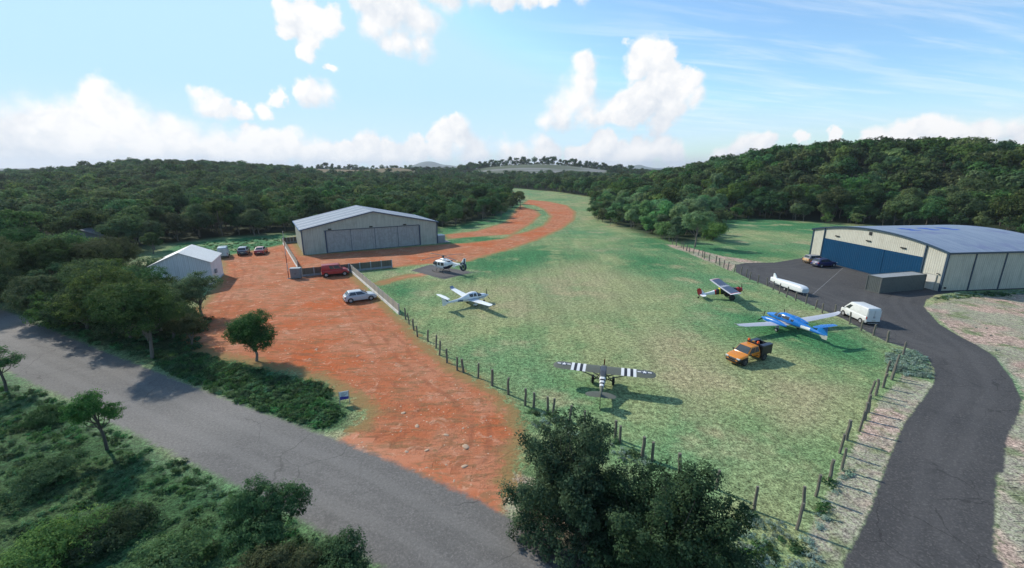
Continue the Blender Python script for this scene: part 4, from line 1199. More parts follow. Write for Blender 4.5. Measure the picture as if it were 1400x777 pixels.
def car(name, kind, rear, front, col, label, cat, group=None, panel=False, scale=None, lower=None, arch_col=None, body_dirt=0.1, heading=None, center=None, roof_col=None, rim=None):
    K = KINDS[kind]
    if heading is None:
        ra, fa = G(*rear), G(*front); d = fa - ra
        rz = math.atan2(d.y, d.x); sc = scale or d.length / K['wb']
        perp = Vector((-d.y, d.x, 0)).normalized()
        if perp.dot((ra + fa) / 2) < 0: perp = -perp
        c = (ra + fa) / 2 + perp * (K['hw'] - 0.12) * sc
    else:
        rz, sc, c = heading, scale, G(*center)
    T = empty(name, (c.x, c.y, 0.03), rz, sc, label, cat, group)
    bm = paint(name + '_paint_' + kind + str(len(MATS)), col, 0.32, dirt=body_dirt, coat=0.3)
    hw, zb, bt, nose, tail = K['hw'], K['zb'], K['belt'], K['nose'], K['tail']
    cb0, cb1, ct0, ct1 = K['cab']
    zc = lambda top: ((zb + top) / 2, (top - zb) / 2)
    secs = []
    for x, top, w, e in ((tail, bt - 0.12, hw * 0.86, 5), (tail + 0.10, bt - 0.03, hw * 0.94, 6), (tail + 0.35, bt, hw * 0.985, 7), (-0.6, bt, hw, 7), (cb0 - 0.1, bt, hw, 7), (cb0 + 0.15, bt - 0.02, hw * 0.99, 7),
                         ((cb0 + nose) / 2, (bt + K['hood']) / 2, hw * 0.975, 6), (nose - 0.28, K['hood'], hw * 0.94, 5), (nose - 0.08, K['hood'] - 0.12, hw * 0.84, 4.5), (nose, K['hood'] - 0.25, hw * 0.70, 4)):
        a, b = zc(top); secs.append((x, a, w, b, e))
    secs.sort(key=lambda s: s[0])
    mats = {'body': bm}
    key = None
    if lower is not None:
        mats['lower_trim'] = lower
        key = (lambda x, y, z: 'lower_trim' if z < zb + 0.22 else None) if kind != 'pickup' else (lambda x, y, z: 'lower_trim' if z < zb + 0.20 or (x > 0.95 and z < 0.84) or (x > 2.25 and z < 0.72) else None)
    body = loft_parts(T, secs, mats, key, nx=46, n=28)['body']
    # cabin: bevelled frustum
    tw, zr, z0 = K['tw'], K['roof'], bt - 0.06
    wb_ = hw * 0.93
    V = [(cb1, -wb_, z0), (cb0, -wb_, z0), (cb0, wb_, z0), (cb1, wb_, z0), (ct1, -tw, zr), (ct0, -tw, zr), (ct0, tw, zr), (ct1, tw, zr)]
    cabin = MB().add(V, [(0, 3, 2, 1), (4, 5, 6, 7), (0, 1, 5, 4), (2, 3, 7, 6), (1, 2, 6, 5), (3, 0, 4, 7)]).build('cabin', roof_col or bm, T, bevel=0.09, seg=3, smooth=True, angle=60)
    V = [Vector(p) for p in V]
    def patch(q, u0, u1, v0, v1, nm, u0t=None, u1t=None, mat=None, lift=0.014):
        a, b, c_, d_ = (V[i] for i in q)
        nrm = (b - a).cross(d_ - a).normalized()
        ctr = (a + b + c_ + d_) / 4
        if nrm.dot(ctr - Vector((0, 0, (z0 + zr) / 2))) < 0: nrm = -nrm
        P = lambda u, v: a + (b - a) * u * (1 - v) + (d_ - a) * v + (c_ - d_) * u * v + nrm * lift
        u0t = u0 if u0t is None else u0t; u1t = u1 if u1t is None else u1t
        pts = [P(u0, v0), P(u1, v0), P(u1t, v1), P(u0t, v1)]
        pts2 = [p - nrm * 0.03 for p in pts]
        return MB().add(pts + pts2, [(0, 1, 2, 3), (0, 4, 5, 1), (1, 5, 6, 2), (2, 6, 7, 3), (3, 7, 4, 0)]).build(nm, mat or glass_mat(), cabin)
    patch((1, 2, 6, 5), 0.05, 0.95, 0.16, 0.93, 'windscreen')
    patch((3, 0, 4, 7), 0.08, 0.92, 0.30 if kind != 'transit' else 0.45, 0.88, 'rear_window', mat=(bm if False else None)) if not (panel and kind == 'transit') else None
    for q, flip in (((0, 1, 5, 4), False), ((3, 2, 6, 7), False)):
        if kind in ('hatch', 'saloon', 'wagon'):
            patch(q, 0.50, 0.90, 0.18, 0.86, 'side_window'); patch(q, 0.13, 0.47, 0.18, 0.86, 'side_window')
        elif kind == 'kangoo':
            patch(q, 0.63, 0.93, 0.18, 0.84, 'side_window'); patch(q, 0.40, 0.60, 0.18, 0.84, 'side_window')
        elif kind == 'transit':
            patch(q, 0.76, 0.94, 0.14, 0.66, 'side_window', u1t=0.90)
        elif kind == 'pickup':
            patch(q, 0.50, 0.92, 0.18, 0.86, 'side_window'); patch(q, 0.10, 0.46, 0.18, 0.86, 'side_window')
    if panel and kind == 'transit':
        for k in (-1, 1):
            dr = MB().box((tail - 0.0, k * 0.44, 1.22), (0.05, 0.83, 1.75)).build('rear_door', bm, T, bevel=0.02)
            a, b, c_, d_ = V[3], V[0], V[4], V[7]
            MB().box((tail - 0.035, k * 0.08, 1.15), (0.03, 0.04, 0.25)).build('handle', BLACK(), dr)
    # wheels with their dark arches
    for x in (K['wb'] / 2, -K['wb'] / 2):
        for s in (-1, 1):
            n = 20; r = K['r'] * 1.17
            mb = MB(); ring = []
            y0, y1 = s * hw * 0.6, s * (hw + 0.004)
            V0 = [(x + r * math.cos(2 * math.pi * k / n), y0, max(K['r'] + r * math.sin(2 * math.pi * k / n), zb - 0.03)) for k in range(n)]
            V1 = [(a, y1, b) for a, _, b in V0]
            mb.add(V0 + V1, [tuple(range(n)), tuple(range(n, 2 * n))] + [(k, (k + 1) % n, n + (k + 1) % n, n + k) for k in range(n)])
            mb.build('wheel_arch', arch_col or BLACK(), T)
            wheel(T, x, s * (hw - 0.10), K['r'], 0.23, s, rim=rim)
    hl = paint('headlamp', (0.62, 0.62, 0.58), 0.15); tl = paint('tail_lamp', (0.32, 0.012, 0.010), 0.25)
    for s in (-1, 1):
        MB().box((nose - 0.14, s * hw * 0.68, K['hood'] - 0.16), (0.22, 0.36, 0.15)).build('headlight', hl, T, bevel=0.04)
        if kind != 'pickup':
            hh = 0.34 if kind in ('kangoo', 'transit') else 0.2
            MB().box((tail + 0.07, s * hw * 0.83, bt - 0.14 - (0.08 if kind == 'transit' else 0)), (0.14, 0.20, hh)).build('tail_light', tl, T, bevel=0.03)
        MB().box((cb0 - 0.28, s * (hw + 0.08), bt + 0.06), (0.12, 0.18, 0.14)).build('mirror', BLACK() if kind in ('transit', 'pickup', 'kangoo') else bm, T, bevel=0.03)
    bp = lower or BLACK()
    MB().box((nose - 0.06, 0, zb + 0.16), (0.20, hw * 1.45, 0.22)).build('bumper', bp, T, bevel=0.05)
    if kind != 'pickup':
        MB().box((tail + 0.05, 0, zb + 0.16), (0.20, hw * 1.7, 0.22)).build('bumper', bp, T, bevel=0.05)
        MB().box((tail - 0.035 - (0.02 if kind == 'transit' else 0), 0, zb + 0.42), (0.03, 0.5, 0.11)).build('number_plate', paint('plate_pale', (0.55, 0.52, 0.40), 0.5), T)
    MB().box((nose - 0.02, 0, K['hood'] - 0.30), (0.10, hw * 0.8, 0.14)).build('grille', BLACK(), T, bevel=0.02)
    return T, K, bm

def cars():
    silver = (0.50, 0.53, 0.55)
    car('hatchback', 'hatch', (479.7, 414.8), (507.4, 410.8), silver, 'silver hatchback parked alone on red dirt by the long plank fence', 'car')
    car('small_van', 'kangoo', (446.3, 379.4), (471.6, 377), (0.36, 0.016, 0.024), 'bright red small van parked along the dark plank fence', 'van', lower=BLACK())
    car('panel_van', 'transit', None, None, (0.42, 0.49, 0.53), 'pale blue-grey panel van seen from behind beside the white shed', 'van', 'vehicles parked at the back of the red yard', panel=True, scale=1.18, heading=rad(118), center=(306.5, 351))
    car('parked_car', 'wagon', None, None, (0.060, 0.070, 0.085), 'dark blue-grey estate car parked between the pale van and red car', 'car', 'vehicles parked at the back of the red yard', scale=1.32, heading=rad(112), center=(333.8, 347.6), roof_col=paint('silver_roof', (0.30, 0.34, 0.38), 0.35))
    car('parked_car', 'saloon', None, None, (0.30, 0.012, 0.020), 'low red car with a pale roof parked at the grass edge of the yard', 'car', 'vehicles parked at the back of the red yard', scale=1.36, heading=rad(108), center=(357.3, 346.8), roof_col=paint('pale_pink_roof', (0.55, 0.36, 0.36), 0.35))
    car('panel_van', 'transit', (1176.3, 442.4), (1153, 431.6), (0.66, 0.66, 0.64), 'large white panel van on the asphalt by the airfield posts', 'van', panel=True)
    car('parked_car', 'hatch', (1122.1, 366.2), (1138.8, 365.2), (0.012, 0.018, 0.105), 'dark blue car parked against the blue hangar door', 'car', 'cars parked by the blue hangar door', body_dirt=0.05)
    car('parked_car', 'wagon', None, None, (0.50, 0.30, 0.13), 'orange and beige car tucked behind the dark blue car', 'car', 'cars parked by the blue hangar door', scale=1.25, heading=rad(8), center=(1113.5, 359.6), roof_col=paint('grey_roof', (0.26, 0.26, 0.27), 0.4))
    # orange pickup with black load bed and beacons
    T, K, bm = car('pickup_truck', 'pickup', (1042.7, 492.9), (1016.8, 500.8), (0.68, 0.23, 0.012), 'orange pickup truck with black load bed and roof beacons', 'pickup', lower=BLACK(), rim=paint('dark_rim', (0.05, 0.05, 0.052), 0.4))
    bk = paint('bed_black', (0.016, 0.016, 0.018), 0.5)
    bx0, bx1 = -1.02, -2.75
    bed = MB()
    bed.box(((bx0 + bx1) / 2, 0, 0.72), (bx0 - bx1, 1.80, 0.10))
    for s in (-1, 1): bed.box(((bx0 + bx1) / 2, s * 0.88, 1.15), (bx0 - bx1, 0.10, 0.96))
    bed.box((bx1 + 0.05, 0, 1.15), (0.10, 1.66, 0.96)); bed.box((bx0 - 0.05, 0, 1.15), (0.10, 1.66, 0.96))
    bo = bed.build('load_bed', bk, T, bevel=0.015)
    MB().box(((bx0 + bx1) / 2 - 0.1, -0.70, 1.68), (1.55, 0.5, 0.10)).box(((bx0 + bx1) / 2 - 0.1, 0.70, 1.68), (1.55, 0.5, 0.10)).build('bed_lid', paint('bed_lid_blue_black', (0.030, 0.036, 0.060), 0.35), bo, bevel=0.02)
    MB().box((-1.9, 0, 0.45), (1.7, 0.9, 0.2)).build('chassis', BLACK(), T)
    MB().box((-2.82, 0, 0.62), (0.14, 1.7, 0.2)).build('bumper', BLACK(), T, bevel=0.03)
    for s in (-1, 1): MB().box((-2.81, s * 0.80, 0.85), (0.06, 0.14, 0.22)).build('tail_light', paint('tail_lamp', (0.32, 0.012, 0.010), 0.25), T)
    bar = MB().box((-0.78, 0, 1.93), (0.22, 1.36, 0.10)).bar((-0.78, -0.62, 1.74), (-0.78, -0.62, 1.9), 0.06, 0.06).bar((-0.78, 0.62, 1.74), (-0.78, 0.62, 1.9), 0.06, 0.06).build('light_bar', BLACK(), T, bevel=0.01)
    om = paint('beacon_orange', (0.75, 0.11, 0.01), 0.25)
    for s in (-1, 1):
        MB().tube([(-0.78, s * 0.52, 1.98), (-0.78, s * 0.52, 2.10), (-0.78, s * 0.52, 2.19), (-0.78, s * 0.52, 2.22)], [0.13, 0.13, 0.10, 0.04], 14).build('beacon', om, bar, smooth=True)
    MB().box((-0.78, 0.02, 2.04), (0.18, 0.26, 0.12)).build('work_lamp', paint('lamp_amber', (0.35, 0.17, 0.02), 0.3), bar, bevel=0.02)
    # small dark plate of lettering-coloured stripe low on the doors
    for s in (-1, 1):
        MB().box((0.05, s * (K['hw'] + 0.004), 0.86), (0.95, 0.012, 0.07)).build('door_stripe', paint('door_stripe_brown', (0.10, 0.045, 0.01), 0.5), T)

def glider_trailer():
    a, b = G(1053, 389), G(1098.5, 404.8)
    d = b - a; L = 8.6
    T = empty('glider_trailer', tuple(G(1076, 396.5, 0)), math.atan2(d.y, d.x), 1.0, 'long white glider trailer with a tail fin hump on the apron edge', 'trailer')
    wm = paint('gelcoat_white', (0.74, 0.75, 0.74), 0.3, dirt=0.05)
    secs = [(-4.3, 1.18, .28, .40, 6), (-3.6, 1.16, .36, .44, 6), (-2.0, 1.12, .62, .52, 5), (0, 1.10, .80, .60, 5), (2.6, 1.10, .86, .62, 5), (3.6, 1.08, .84, .58, 5), (4.1, 1.00, .78, .46, 4.5), (4.25, .96, .72, .38, 4)]
    body = loft_parts(T, secs, {'body': wm}, nx=40, n=28)['body']
    mb = MB(); v, f = prism_wall([(-3.9, 1.45), (-2.85, 1.5), (-3.15, 2.0), (-3.6, 2.45), (-3.85, 2.45)], -0.10, 0.10); mb.add(v, f); mb.build('fin', wm, body, bevel=0.03)
    MB().box((4.24, 0, .95), (0.05, 1.25, .62)).build('end_panel', paint('end_panel_grey', (0.52, 0.58, 0.60), 0.35), T, bevel=0.02)
    MB().box((-0.2, 0, .42), (6.8, .5, .10)).box((0.3, 0, .40), (0.1, 1.7, .1)).build('frame', STEEL(), T)
    for s in (-1, 1): wheel(T, 0.3, s * .82, .30, .18, s)
    MB().tube([(-3.4, 0, .45), (-4.9, 0, .42)], .05, 8).build('drawbar', STEEL(), T)
    MB().tube([(-4.75, 0, .44), (-4.75, 0, .10)], .04, 8).box((-4.75, 0, .05), (.2, .2, .1)).build('jockey_wheel', BLACK(), T)
    MB().bar((3.9, 0, .6), (3.9, 0, 0.02), .08, .08).build('prop_stand', STEEL(), T)
# ------------------------------------------------------------------ aircraft (x forward, y left, z up; origin on the ground)
def blade(mb, hub, axis_x, ang, R, w, root=0.08, th=0.03):
    """propeller blade in the y-z plane of a hub on the x axis"""
    ca, sa = math.cos(ang), math.sin(ang)
    pts = []
    for f, ww in ((root / R, 0.5), (0.3, 0.95), (0.65, 1.0), (0.9, 0.75), (1.0, 0.35)):
        r = f * R; tw = (1 - f) * 0.6
        for s in (-1, 1):
            t = s * ww * w / 2
            y = r * ca - t * sa * math.cos(tw); z = r * sa + t * ca * math.cos(tw); x = t * math.sin(tw)
            pts.append((hub[0] + x, hub[1] + y, hub[2] + z))
    V = pts + [(p[0] + th, p[1], p[2]) for p in pts]; n = len(pts); Fs = []
    for i in range(0, n - 2, 2):
        Fs += [(i, i + 1, i + 3, i + 2), (n + i, n + i + 2, n + i + 3, n + i + 1), (i, i + 2, n + i + 2, n + i), (i + 1, n + i + 1, n + i + 3, i + 3)]
    Fs += [(0, n, n + 1, 1), (n - 2, n - 1, 2 * n - 1, 2 * n - 2)]
    mb.add(V, Fs)

def propeller(parent, hub, R, w, n, a0, mat, spin_mat, spin_r=0.16, spin_l=0.35):
    hubo = MB().tube([(hub[0] - 0.06, hub[1], hub[2]), (hub[0] + spin_l * 0.4, hub[1], hub[2]), (hub[0] + spin_l * 0.8, hub[1], hub[2]), (hub[0] + spin_l, hub[1], hub[2])], [spin_r, spin_r * 0.9, spin_r * 0.5, 0.02], 16).build('propeller', spin_mat, parent, smooth=True)
    for k in range(n):
        mb = MB(); blade(mb, hub, 0, a0 + 2 * math.pi * k / n, R, w)
        mb.build('blade', mat, hubo, smooth=True, angle=30)

def strut(mb, a, b, w=0.06, c=0.12):
    mb.bar(a, b, c, w)

def low_wing_trainer():
    """white single with T-tail"""
    T = empty('light_aircraft', (-6.9, 72.7, 0), rad(37), 1.14, 'white low-wing aeroplane with T-tail and slim tail boom by the plank fence', 'aeroplane')
    W = paint('aircraft_white', (0.78, 0.79, 0.79), 0.28, dirt=0.04, coat=0.3)
    BL = paint('mid_blue_mark', (0.075, 0.135, 0.26), 0.35); GR = paint('blue_grey_line', (0.23, 0.28, 0.36), 0.4)
    secs = [(2.62, 1.02, .14, .14, 2), (2.5, 1.02, .27, .26, 2.1), (2.1, 1.04, .43, .38, 2.3), (1.55, 1.07, .53, .44, 2.5), (1.2, 1.12, .57, .50, 2.5), (.6, 1.26, .60, .66, 2.4), (0, 1.30, .59, .72, 2.4), (-.7, 1.27, .54, .66, 2.4),
            (-1.4, 1.18, .40, .48, 2.3), (-2.2, 1.10, .24, .28, 2.2), (-3.2, 1.06, .15, .19, 2.1), (-4.3, 1.06, .10, .15, 2), (-4.95, 1.07, .05, .10, 2)]
    def key(x, y, z):
        if .62 < x < 1.38 and z > 1.28: return 'windscreen'
        if -.78 < x < .50 and 1.33 < z < 1.80 and abs(y) > .28:
            if -.12 < x < -.02: return None
            if x < -.45 and z < 1.33 + (-.45 - x) * .6: return None
            return 'side_window'
        if -2.6 < x < -1.75 and z < 1.16: return 'blue_mark@'
        if -1.6 < x < 2.2 and .98 < z < 1.07 + .02 * x and abs(y) > .2: return 'stripe@'
    loft_parts(T, secs, {'fuselage': W, 'windscreen': glass_mat(), 'side_window': glass_mat(), 'blue_mark@': BL, 'stripe@': GR}, key, nx=100, n=44)
    for s in (-1, 1):
        wing_parts(T, [(.40, .62, 1.5, .86, .14), (2.4, .52, 1.22, 1.00, .13), (5.45, .36, .92, 1.22, .12), (5.95, .24, .72, 1.42, .10), (6.05, .10, .45, 1.62, .10)], {'wing': W, 'wing_tip@': GR}, lambda x, y, z: 'wing_tip@' if abs(y) > 5.5 else None, sub=2, mirror=s)
        wing_parts(T, [(.0, -4.45, .80, 2.08, .10), (1.55, -4.62, .55, 2.08, .10), (1.68, -4.75, .36, 2.08, .08)], {'tailplane': W}, sub=2, mirror=s)
        mb = MB(); mb.bar((.0, s * .5, .80), (-.15, s * 1.18, .38), .10, .06); mb.build('gear_leg', W, T)
        wheel(T, -.15, s * 1.22, .21, .14, s)
        MB().tube([(.18, s * 1.22, .30), (.05, s * 1.22, .33), (-.25, s * 1.22, .33), (-.62, s * 1.22, .32)], [.06, .17, .16, .03], 12).build('wheel_fairing', W, T, smooth=True)
    fin = wing_parts(T, [(.70, -4.62, .40, 0, .10), (.95, -3.95, 1.12, 0, .10), (1.2, -3.95, 1.12, 0, .11), (2.06, -4.42, .78, 0, .11)], {'fin': W}, sub=2, vertical=True)['fin']
    MB().bar((-4.2, .085, 1.25), (-4.6, .075, 1.75), .02, .16).bar((-4.2, -.085, 1.25), (-4.6, -.075, 1.75), .02, .16).build('fin_mark', BL, fin)
    MB().bar((1.95, 0, .75), (2.1, 0, .25), .09, .07).build('gear_leg', W, T)
    wheel(T, 2.12, 0, .18, .12, 1)
    propeller(T, (2.66, 0, 1.02), .98, .15, 3, rad(90), BLACK(), W, .15, .34)

def helicopter():
    d = Vector((-7.4, 3.8, 0))
    T = empty('helicopter', (-15.4, 97.0, 0), rad(142), 1.13, 'white helicopter with dark shrouded tail rotor on the small asphalt pad', 'helicopter')
    W = paint('aircraft_white', (0.78, 0.79, 0.79), 0.28, dirt=0.04, coat=0.3)
    N = paint('navy_dark', (0.020, 0.028, 0.055), 0.4); DG = paint('rotor_grey', (0.055, 0.058, 0.062), 0.5); MG = paint('mast_grey', (0.22, 0.24, 0.25), 0.5)
    secs = [(2.95, 1.42, .06, .06, 2), (2.85, 1.42, .36, .32, 2.1), (2.45, 1.45, .62, .58, 2.3), (1.8, 1.52, .76, .78, 2.6), (1.0, 1.58, .80, .88, 2.8), (0, 1.60, .80, .92, 2.9), (-.9, 1.66, .76, .88, 2.7), (-1.6, 1.78, .62, .72, 2.5),
            (-2.2, 1.98, .38, .46, 2.3), (-2.7, 2.08, .26, .30, 2.1), (-3.6, 2.12, .20, .22, 2), (-4.7, 2.14, .16, .17, 2)]
    def key(x, y, z):
        if 1.15 < x < 2.86 and 1.34 < z < 2.12 - max(0, x - 2.2) * .45 and not (abs(y) < .05): return 'windscreen'
        if .30 < x < .95 and 1.50 < z < 2.08 and abs(y) > .4: return 'side_window'
        if -.75 < x < .12 and 1.50 < z < 2.05 and abs(y) > .4: return 'side_window'
        if x < -.55 and z < 1.28 + (-.55 - x) * .32 and x > -2.6: return 'lower_panel@'
    loft_parts(T, secs, {'fuselage': W, 'windscreen': glass_mat(), 'side_window': glass_mat(), 'lower_panel@': N}, key, nx=90, n=40)
    loft_parts(T, [(1.0, 2.42, .25, .10, 2.5), (.6, 2.52, .44, .26, 3), (-.4, 2.56, .50, .32, 3), (-1.3, 2.46, .44, .30, 3), (-1.9, 2.34, .30, .20, 2.5)], {'engine_cowl': W}, nx=20, n=24)
    for s in (-1, 1): MB().tube([(-1.2, s * .30, 2.5), (-2.05, s * .36, 2.52)], [.17, .15], 12).build('exhaust', N, T, smooth=True)
    # tail: fin, shroud ring, fan, tailplane with end plates
    n = 32; R0, R1, w = .86, .60, .20; cx, cz = -5.35, 1.85
    V = []; Fs = []
    for k in range(n):
        a = 2 * math.pi * k / n
        for r, y in ((R0, -w * .6), (R0, w * .6), (R1, w), (R1, -w)): V.append((cx + r * math.cos(a), y, cz + r * math.sin(a)))
    for k in range(n):
        b = (k + 1) % n
        for j in range(4): Fs.append((k * 4 + j, b * 4 + j, b * 4 + (j + 1) % 4, k * 4 + (j + 1) % 4))
    ring = MB().add(V, Fs).build('tail_shroud', N, T, smooth=True)
    V2 = []; 
    mbh = MB().tube([(cx, -.14, cz), (cx, .14, cz)], .16, 14)
    for k in range(8):
        a = 2 * math.pi * k / 8
        mbh.bar((cx + .14 * math.cos(a), 0, cz + .14 * math.sin(a)), (cx + .57 * math.cos(a), 0, cz + .57 * math.sin(a)), .05, .12)
    mbh.build('tail_fan', DG, ring)
    fin = wing_parts(T, [(2.40, -4.75, 1.25, 0, .16), (3.05, -5.15, .95, 0, .14), (3.55, -5.55, .62, 0, .12)], {'fin': W}, sub=2, vertical=True)['fin']
    MB().box((-5.75, 0, 3.0), (.30, .17, .9)).build('fin_mark', N, fin)
    MB().tube([(-4.6, 0, 2.12), (-4.95, 0, 2.0)], [.18, .24], 14).build('boom_joint', W, T, smooth=True)
    for s in (-1, 1):
        tp = wing_parts(T, [(.1, -3.75, .55, 2.02, .12), (1.35, -3.75, .50, 2.02, .12)], {'tailplane': W}, mirror=s)['tailplane']
        v, f = prism_wall([(-3.65, 1.85), (-4.5, 1.80), (-4.65, 2.45), (-4.2, 2.45)], s * 1.33, s * 1.39); MB().add(v, f).build('end_plate', W, tp)
    # rotor
    MB().tube([(.1, 0, 2.75), (.1, 0, 2.95), (.1, 0, 3.25)], [.30, .20, .13], 16).build('rotor_mast', MG, T, smooth=True)
    hub = MB().tube([(.1, 0, 3.22), (.1, 0, 3.34), (.1, 0, 3.42)], [.34, .36, .18], 18).build('rotor_hub', BLACK(), T, smooth=True)
    base = -T.rotation_euler.z
    for k in range(4):
        a = base + rad(40) + k * math.pi / 2
        ux, uy = math.cos(a), math.sin(a); px, py = -uy, ux
        V = []
        for r, z, c in ((.25, 3.32, .10), (.8, 3.31, .16), (1.3, 3.30, .28), (3.2, 3.22, .28), (5.0, 3.06, .28)):
            for s in (-1, 1): V.append((.1 + ux * r + px * s * c / 2, uy * r + py * s * c / 2, z))
        m = len(V); V += [(x, y, z + .03) for x, y, z in V]; Fs = []
        for i in range(0, m - 2, 2):
            Fs += [(i, i + 1, i + 3, i + 2), (m + i, m + i + 2, m + i + 3, m + i + 1), (i, i + 2, m + i + 2, m + i), (i + 1, m + i + 1, m + i + 3, i + 3)]
        Fs += [(m - 2, m - 1, 2 * m - 1, 2 * m - 2)]
        bo = MB().add(V, Fs).build('rotor_blade', DG, T)
        t0 = Vector((.1 + ux * 4.82, uy * 4.82, 3.095)); t1 = Vector((.1 + ux * 5.03, uy * 5.03, 3.075))
        MB().bar(t0, t1, .32, .05).build('blade_tip', paint('tip_yellow', (0.62, 0.60, 0.30), 0.5), bo)
    # skids
    for s in (-1, 1):
        MB().tube([(2.35, s * 1.0, .28), (2.15, s * 1.0, .10), (1.8, s * 1.0, .06), (-1.0, s * 1.0, .06)], .05, 10).build('skid', BLACK(), T, smooth=True)
        for x in (1.3, -.5): MB().tube([(x, s * .45, .80), (x, s * .8, .62), (x, s * 1.0, .08)], .045, 8).build('skid_leg', BLACK(), T, smooth=True)

def star_and_bar(parent, cx, cy, z, s, white, blue, dirn):
    """five-pointed star on a blue disc with white side bars, flat on the wing top; z is a function of x"""
    P = lambda x, y: (cx + x, cy + y, z(cx + x))
    mb = MB(); n = 24
    mb.add([(p[0], p[1], p[2] + .004) for p in [P(0, 0)] + [P(.33 * s * math.cos(2 * math.pi * k / n), .33 * s * math.sin(2 * math.pi * k / n)) for k in range(n)]], [(0, 1 + k, 1 + (k + 1) % n) for k in range(n)])
    mb.add([(p[0], p[1], p[2] + .004) for p in [P(-.14 * s, -.78 * s), P(.14 * s, -.78 * s), P(.14 * s, .78 * s), P(-.14 * s, .78 * s)]], [(0, 1, 2, 3)])
    d = mb.build('emblem_disc', blue, parent)
    mb = MB(); pts = []
    for k in range(10):
        r = (.31 if k % 2 == 0 else .13) * s; a = math.pi / 5 * k
        pts.append(P(r * math.cos(a), r * math.sin(a)))
    mb.add([(p[0], p[1], p[2] + .012) for p in [P(0, 0)] + pts], [(0, 1 + k, 1 + (k + 1) % 10) for k in range(10)])
    for sg in (-1, 1):
        mb.add([(p[0], p[1], p[2] + .012) for p in [P(-.085 * s, sg * .34 * s), P(.085 * s, sg * .34 * s), P(.085 * s, sg * .72 * s), P(-.085 * s, sg * .72 * s)]], [(0, 1, 2, 3)])
    mb.build('emblem_star', white, d)

